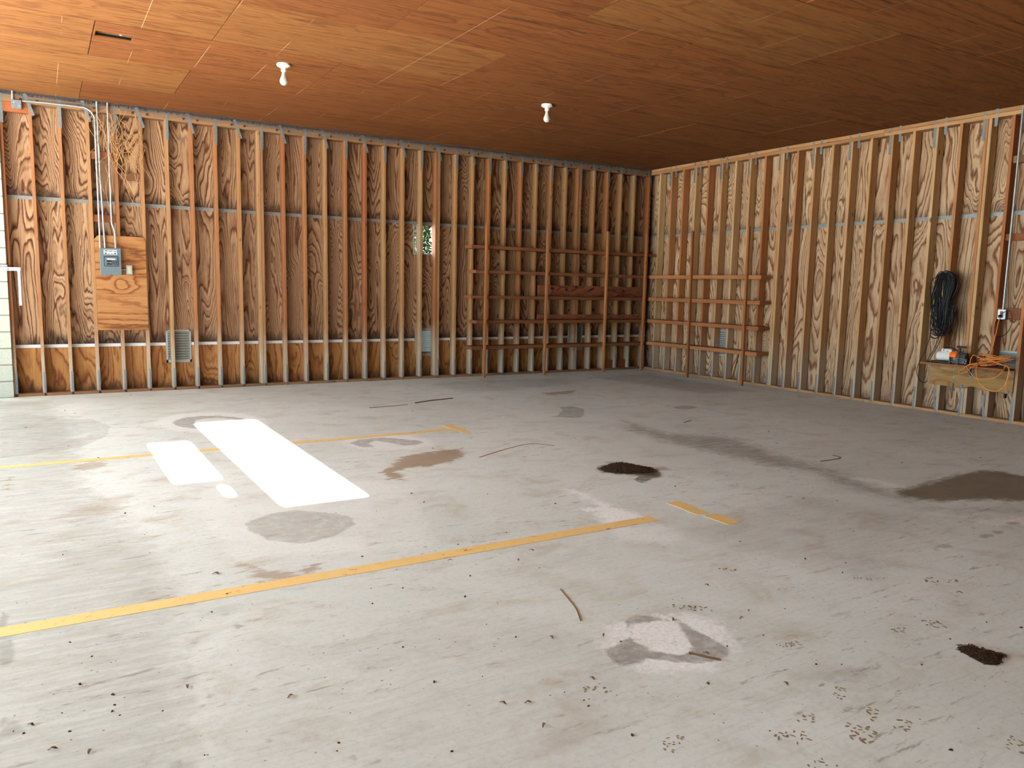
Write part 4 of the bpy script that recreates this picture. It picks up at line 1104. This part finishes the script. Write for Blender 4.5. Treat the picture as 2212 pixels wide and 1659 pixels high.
wpart('hook', MB().tube([(-0.279, -6.08, 0.435), (-0.279, -6.08, 0.40), (-0.279, -6.072, 0.37), (-0.279, -6.078, 0.345), (-0.279, -6.092, 0.35), (-0.279, -6.096, 0.375)], lambda t: 0.010 - 0.005 * t, 8, sub=4), M['winch_grey'], True)

# orange extension cord heaped on the shelf end
rc_ = random.Random(21)
oc = MB()
for i in range(9):
    cy, cz = -6.47 + rc_.uniform(-.03, .03), 0.71 + i * 0.010
    ry, rx = rc_.uniform(.10, .20), rc_.uniform(.03, .10)
    ph = rc_.uniform(0, 6.28)
    tz = rc_.uniform(-.08, .08)
    oc.tube([(-0.16 + rx * math.sin(a) + rc_.uniform(-.01, .01), cy + ry * math.cos(a), max(0.667, cz + tz * math.cos(a) + rc_.uniform(-.012, .012))) for a in [j * math.pi / 5 for j in range(10)]], 0.0045, 6, True, 5)
oc.tube([(-0.15, -6.40, 0.70), (-0.20, -6.28, 0.78), (-0.22, -6.25, 0.785), (-0.24, -6.235, 0.72), (-0.25, -6.25, 0.68), (-0.22, -6.30, 0.675), (-0.2, -6.42, 0.69)], 0.0045, 6, sub=6)
oc.tube([(-0.15, -6.42, 0.72), (-0.2, -6.30, 0.70), (-0.272, -6.22, 0.665), (-0.282, -6.26, 0.60), (-0.285, -6.34, 0.53), (-0.28, -6.44, 0.52), (-0.275, -6.56, 0.56), (-0.25, -6.63, 0.64), (-0.18, -6.60, 0.70)], 0.0045, 6, sub=6)
oc.tube([(-0.18, -6.33, 0.70), (-0.272, -6.34, 0.67), (-0.285, -6.34, 0.60), (-0.285, -6.37, 0.50), (-0.28, -6.45, 0.42), (-0.27, -6.56, 0.39), (-0.26, -6.65, 0.45), (-0.25, -6.69, 0.58), (-0.22, -6.67, 0.68), (-0.15, -6.58, 0.71)], 0.0045, 6, sub=6)
oc.tube([(-0.15, -6.60, 0.70), (-0.22, -6.67, 0.665), (-0.245, -6.68, 0.58), (-0.25, -6.675, 0.46), (-0.24, -6.67, 0.37)], 0.0045, 6, sub=6)
oc.tube([(-0.2, -6.3, 0.69), (-0.272, -6.22, 0.66), (-0.28, -6.17, 0.61), (-0.28, -6.13, 0.585), (-0.28, -6.15, 0.56), (-0.28, -6.22, 0.585), (-0.272, -6.27, 0.64), (-0.22, -6.34, 0.69)], 0.0045, 6, sub=6)
oc.tube([(-0.058, -6.44, 1.262), (-0.07, -6.43, 1.2), (-0.075, -6.415, 1.05), (-0.07, -6.39, 0.9), (-0.08, -6.37, 0.80), (-0.12, -6.40, 0.71)], 0.0045, 6, sub=6)
ec = empty('extension_cord', (-0.16, -6.44, 0.66), label='tangled orange extension cord heaped over the end of the wall shelf', cat='cord')
put('cord', oc.mesh('cord', True), M['cord'], ec, (0.16, 6.44, -0.66))
put('socket_end', MB().cyl((0, 0, 0), 0.017, -0.05, 0.0, 2, 10).mesh('socket_end', True), M['rubber'], ec, (0.16 - 0.24, 6.44 - 6.67, 0.375 - 0.66), label='black socket end')

# outlet on the right wall
a_, b_ = YR - 20 * S, YR - 19 * S - 0.038
put('mounting_block', MB().box(0.0, 0.03, a_ + 0.001, b_ - 0.001, 1.23, 1.36).mesh('mounting_block', bevel=0.003), M['block'], wall_right)
ob2 = empty('outlet_box', (0, -6.445, 1.23), label='grey outlet box with plugs on the right wall above the winch shelf', cat='outlet')
put('box', MB().box(-0.045, -0.001, -0.044, 0.044, 0, 0.115).mesh('box', bevel=0.004), M['strap'], ob2)
put('cover_plate', MB().box(-0.049, -0.044, -0.046, 0.046, -0.002, 0.117).mesh('cover_plate', bevel=0.003), M['steel'], ob2)
put('receptacle', MB().box(-0.052, -0.048, -0.018, 0.018, 0.02, 0.095).mesh('receptacle', bevel=0.003), M['shelf_y'], ob2)
pl = put('plug', MB().box(-0.085, -0.050, -0.012, 0.022, 0.022, 0.052).mesh('plug', bevel=0.006), M['rubber'], ob2, label='black plug')
put('conduit', MB().tube([(-0.025, -6.445, 1.346), (-0.024, -6.447, 2.4), (-0.024, -6.45, 3.68)], 0.0115, 10).mesh('conduit', True), M['steel'],
    label='vertical steel conduit on the right wall above the outlet box', cat='conduit', group='steel conduits')
bc = MB().tube([(-0.083, -6.445, 1.268), (-0.10, -6.44, 1.25), (-0.09, -6.47, 1.30), (-0.06, -6.53, 1.335), (-0.05, -6.56, 1.28), (-0.04, -6.565, 1.18), (-0.04, -6.52, 1.07), (-0.04, -6.44, 1.02), (-0.04, -6.385, 1.05), (-0.03, -6.375, 1.13), (-0.06, -6.40, 1.21), (-0.06, -6.47, 1.225), (-0.05, -6.55, 1.245)], 0.0042, 6, sub=6)
put('power_lead', bc.mesh('power_lead', True), M['rubber'], label='thin black lead looping below the right wall outlet box', cat='cord')
put('power_lead', MB().tube([(-0.03, -6.41, 1.02), (-0.02, -6.39, 0.93), (-0.05, -6.36, 0.85), (-0.09, -6.33, 0.79), (-0.10, -6.28, 0.70), (-0.10, -6.24, 0.69)], 0.0042, 6, sub=6).mesh('power_lead', True), M['rubber'],
    label='thin black lead running down behind the orange cord to the winch', cat='cord')

# black cable coil hanging on the right wall
rb_ = random.Random(4)
ck = MB()
for i in range(36):
    cy = -5.765 + rb_.uniform(-0.05, 0.05)
    top = 1.79 + rb_.uniform(-0.05, 0.015)
    bot = 1.03 + rb_.uniform(-0.05, 0.16)
    wt = rb_.uniform(0.035, 0.12)
    wm = rb_.uniform(0.005, 0.07)
    wb = rb_.uniform(0.03, 0.12)
    sx = -0.03 - rb_.uniform(0, 0.10)
    sh_ = rb_.uniform(0.0, 0.05)
    L = [(0, top), (wt * .8, top - .05), (wt, top - .16), (wm + .03, top - .38), (wb, bot + .20), (wb * .75, bot + .05), (0, bot), (-wb * .75, bot + .05), (-wb, bot + .2), (-wm - .01, top - .38), (-wt, top - .16), (-wt * .8, top - .05)]
    ck.tube([(sx - 0.02 * math.sin(j), cy + sh_ * (top - z_) + y_, z_) for j, (y_, z_) in enumerate(L)], 0.0052, 6, True, 4)
for i in range(6):
    cy, cz, r_ = -5.73 + rb_.uniform(-.05, .06), 1.02 + rb_.uniform(-.02, .05), rb_.uniform(.04, .07)
    ck.tube([(-0.08 + 0.01 * math.sin(3 * a), cy + r_ * math.cos(a), cz + r_ * math.sin(a)) for a in [j * math.pi / 5 for j in range(10)]], 0.0048, 6, True, 3)
ck.tube([(-0.06, -5.66, 1.6), (-0.06, -5.60, 1.42), (-0.06, -5.595, 1.28), (-0.07, -5.64, 1.15)], 0.005, 6, sub=6)
ck.tube([(-0.06, -5.66, 1.55), (-0.05, -5.62, 1.42), (-0.06, -5.615, 1.30), (-0.07, -5.66, 1.18)], 0.005, 6, sub=6)
ck.tube([(-0.07, -5.64, 1.20), (-0.05, -5.60, 0.98), (-0.05, -5.555, 0.80), (-0.05, -5.49, 0.64), (-0.05, -5.46, 0.52), (-0.05, -5.50, 0.41), (-0.04, -5.56, 0.372), (-0.03, -5.605, 0.395)], 0.005, 6, sub=6)
ck.tube([(-0.08, -5.76, 1.05), (-0.10, -5.73, 0.92), (-0.12, -5.69, 0.78), (-0.15, -5.65, 0.668), (-0.17, -5.68, 0.667)], 0.005, 6, sub=6)
ck.tube([(-0.08, -5.80, 1.10), (-0.10, -5.76, 0.92), (-0.12, -5.70, 0.76), (-0.13, -5.665, 0.667), (-0.15, -5.70, 0.667)], 0.005, 6, sub=6)
coil = empty('cable_coil', (-0.04, -5.77, 1.78), label='long coil of black cable hanging on the right wall', cat='cable')
put('cable', ck.mesh('cable', True), M['rubber'], coil, (0.04, 5.77, -1.78))
for P_ in ([(-0.075, -5.628, 1.43), (-0.078, -5.612, 1.36)], [(-0.075, -5.61, 1.31), (-0.078, -5.602, 1.25)], [(-0.078, -5.603, 1.22), (-0.08, -5.61, 1.17)]):
    put('yellow_tape', MB().tube(P_, 0.011, 8).mesh('yellow_tape', True), M['yellow_tape'], coil, (0.04, 5.77, -1.78), label='yellow tape wrap')
put('nail', MB().tube([(0.0, -5.77, 1.765), (-0.14, -5.77, 1.785)], 0.005, 8).mesh('nail', True), M['steel'], coil, (0.04, 5.77, -1.78))

# ------------------------------------------------------------------ debris on the floor
def crumb_mesh(seed, r):
    rr = random.Random(seed)
    mb = MB()
    n_ = 7
    ring = [(rr.uniform(.6, 1) * r * math.cos(i * 6.283 / n_), rr.uniform(.5, .9) * r * .7 * math.sin(i * 6.283 / n_)) for i in range(n_)]
    vs_ = [(x_, y_, 0.0) for x_, y_ in ring] + [(x_ * .55, y_ * .55, r * rr.uniform(.35, .6)) for x_, y_ in ring]
    fs_ = [tuple(range(n_))[::-1], tuple(range(n_, 2 * n_))] + [(i, (i + 1) % n_, n_ + (i + 1) % n_, n_ + i) for i in range(n_)]
    mb.add(vs_, fs_)
    return mb.mesh('dirt_crumb', True)
def leaf_mesh(seed):
    rr = random.Random(seed)
    mb = MB()
    L_ = 0.014
    top = []
    for i in range(6):
        t = i / 5
        w_ = 0.0048 * math.sin(math.pi * (0.08 + 0.84 * t))
        z_ = 0.006 * math.sin(math.pi * t) + 0.002
        top.append([(L_ * (2 * t - 1), -w_, z_ + rr.uniform(0, .004)), (L_ * (2 * t - 1), w_, z_ + rr.uniform(0, .004))])
    vs_ = [p for q_ in top for p in q_]
    vs_ += [(x_, y_, max(0.0, z_ - 0.0015)) for x_, y_, z_ in vs_]
    n_ = 12
    fs_ = []
    for i in range(5):
        a = 2 * i
        fs_ += [(a, a + 2, a + 3, a + 1), (n_ + a, n_ + a + 1, n_ + a + 3, n_ + a + 2), (a, n_ + a, n_ + a + 2, a + 2), (a + 1, a + 3, n_ + a + 3, n_ + a + 1)]
    fs_ += [(0, 1, n_ + 1, n_), (10, n_ + 10, n_ + 11, 11)]
    mb.add(vs_, fs_)
    return mb.mesh('dry_leaf', True)
crumbs = [crumb_mesh(i, 0.005 + 0.0025 * (i % 3)) for i in range(5)]
leaves = [leaf_mesh(i) for i in range(4)]
rd = random.Random(8)
def whereabouts(x, y):
    if (x + 7.7) ** 2 + (y + 9.1) ** 2 < 0.45: return 'round the chalky ring stain'
    if y > -4.2: return 'beyond the thin yellow line' if x < -6.2 else 'toward the far corner'
    if y > -7.6 and x < -6.2: return 'between the two yellow lines'
    if x > -6.2: return 'right of the yellow line ends' if y > -8.0 else 'on the near right part'
    return 'just in front of the long yellow line' if y > -8.3 else ('at the near left edge' if x < -9.0 else 'in the near middle')
for i, (x_, y_) in enumerate(DEBRIS):
    wh = whereabouts(x_, y_)
    if i % 4 == 1:
        put('dry_leaf', leaves[i % 4], M['leaf_dry'], None, (x_, y_, 0.0), (0, 0, rd.uniform(0, 6.28)),
            label='small curled dry leaf on the floor ' + wh, cat='leaf', group='dry leaves ' + wh)
    else:
        put('dirt_crumb', crumbs[i % 5], M['crumb'], None, (x_, y_, 0.0), (0, 0, rd.uniform(0, 6.28)),
            label='tiny dark crumb of dirt on the floor ' + wh, cat='debris', group='dirt crumbs ' + wh)
TL = ['dark twig lying on the floor near the foot of the back wall', 'thin curved plant stalk lying on the floor right of the long yellow line',
      'short brown stick lying in the chalky ring stain', 'long thin wavy root lying beside the rusty brown stain', 'thin pale twig lying left of the dark twig near the back wall',
      'short straight twig lying on the floor toward the right wall shelving', 'bent wire-like twig lying on the brown smear near the right wall']
for P_, l_, r_ in zip(TWIGS, TL, (0.006, 0.0022, 0.004, 0.002, 0.003, 0.003, 0.003)):
    put('twig', MB().tube([(x_, y_, r_ * 1.0) for x_, y_ in P_], r_, 6, sub=5).mesh('twig', True), M['twig'], label=l_, cat='twig', group='twigs on the floor')

# heaps of dark leaf mould: flakes lying over one another inside an outline
def heap(name, outline, n_, size, hgt, seed, label):
    rr = random.Random(seed)
    P_ = [Vector((a, b)) for a, b in outline]
    cx = sum((p.x for p in P_)) / len(P_); cy = sum((p.y for p in P_)) / len(P_)
    mb = MB()
    inner = [((p.x - cx) * .9 + cx, (p.y - cy) * .9 + cy) for p in P_]
    core = [((p.x - cx) * .45 + cx, (p.y - cy) * .45 + cy) for p in P_]
    m_ = len(P_)
    mb.add([(x_, y_, 0.001) for x_, y_ in inner] + [(x_, y_, hgt) for x_, y_ in core],
           [tuple(range(m_))[::-1], tuple(range(m_, 2 * m_))] + [(i, (i + 1) % m_, m_ + (i + 1) % m_, m_ + i) for i in range(m_)])
    for i in range(n_):
        k = rr.randrange(m_)
        u_, v_ = rr.random(), math.sqrt(rr.random())
        ex = P_[k] * u_ + P_[(k + 1) % m_] * (1 - u_)
        x_, y_ = cx + (ex.x - cx) * v_, cy + (ex.y - cy) * v_
        z_ = 0.002 + hgt * min(1, (1 - v_) * 1.9) + rr.uniform(0, .004)
        l_, w_ = size * rr.uniform(.5, 1.5), size * rr.uniform(.12, .3)
        R_ = Matrix.Translation((x_, y_, z_)) @ Matrix.Rotation(rr.uniform(0, 6.28), 4, 'Z') @ Matrix.Rotation(rr.uniform(-.4, .4), 4, 'X') @ Matrix.Rotation(rr.uniform(-.3, .3), 4, 'Y')
        mb.box(-l_ / 2, l_ / 2, -w_ / 2, w_ / 2, -size * .03, size * .03, R_)
    return put(name, mb.mesh(name), M['mould'], label=label, cat='debris pile', kind='stuff')
def mould():
    m = NT('leaf mould', 0.9, 0.2)
    n_ = m.noise(m.pos(), 90, 2)
    m.out('Base Color', m.ramp(n_, [(0.3, (34, 24, 17)), (0.55, (66, 46, 32)), (0.72, (104, 78, 56)), (0.85, (176, 150, 120))]))
    return m.m
M['mould'] = mould()
heap('leaf_mould', PILE1, 700, 0.03, 0.018, 1, 'dark heap of leaf mould in the middle of the floor')
heap('leaf_mould', PILE2, 420, 0.012, 0.008, 2, 'dark patch of leaf mould near the right edge of the floor')

# muddy boot prints: lugs pressed on the floor
rm = random.Random(15)
for i, (x_, y_, n_, sz, ang) in enumerate(PRINTS):
    mb = MB()
    for a in range(n_[0]):
        for b in range(n_[1]):
            if rm.random() < 0.42:
                continue
            u_, v_ = (a - n_[0] / 2) * sz * 1.5 + rm.uniform(-.45, .45) * sz, (b - n_[1] / 2) * sz * 1.35 + rm.uniform(-.45, .45) * sz
            ca, sa = math.cos(0.9 * (-1) ** a + rm.uniform(-.3, .3)), math.sin(0.9 * (-1) ** a + rm.uniform(-.3, .3))
            la, lb = sz * rm.uniform(.45, 1.0), sz * rm.uniform(.2, .4)
            pts = []
            for t in range(7):
                e_, g_ = la * rm.uniform(.7, 1) * math.cos(t * 6.283 / 7), lb * rm.uniform(.7, 1) * math.sin(t * 6.283 / 7)
                pts.append((u_ + e_ * ca - g_ * sa, v_ + e_ * sa + g_ * ca))
            mb.prism(pts, 0.0003, 0.0014, 2)
    put('boot_print', mb.mesh('boot_print'), M['mud'], floor, (x_, y_, 0), (0, 0, ang), label='dry muddy lug pattern of a boot print')
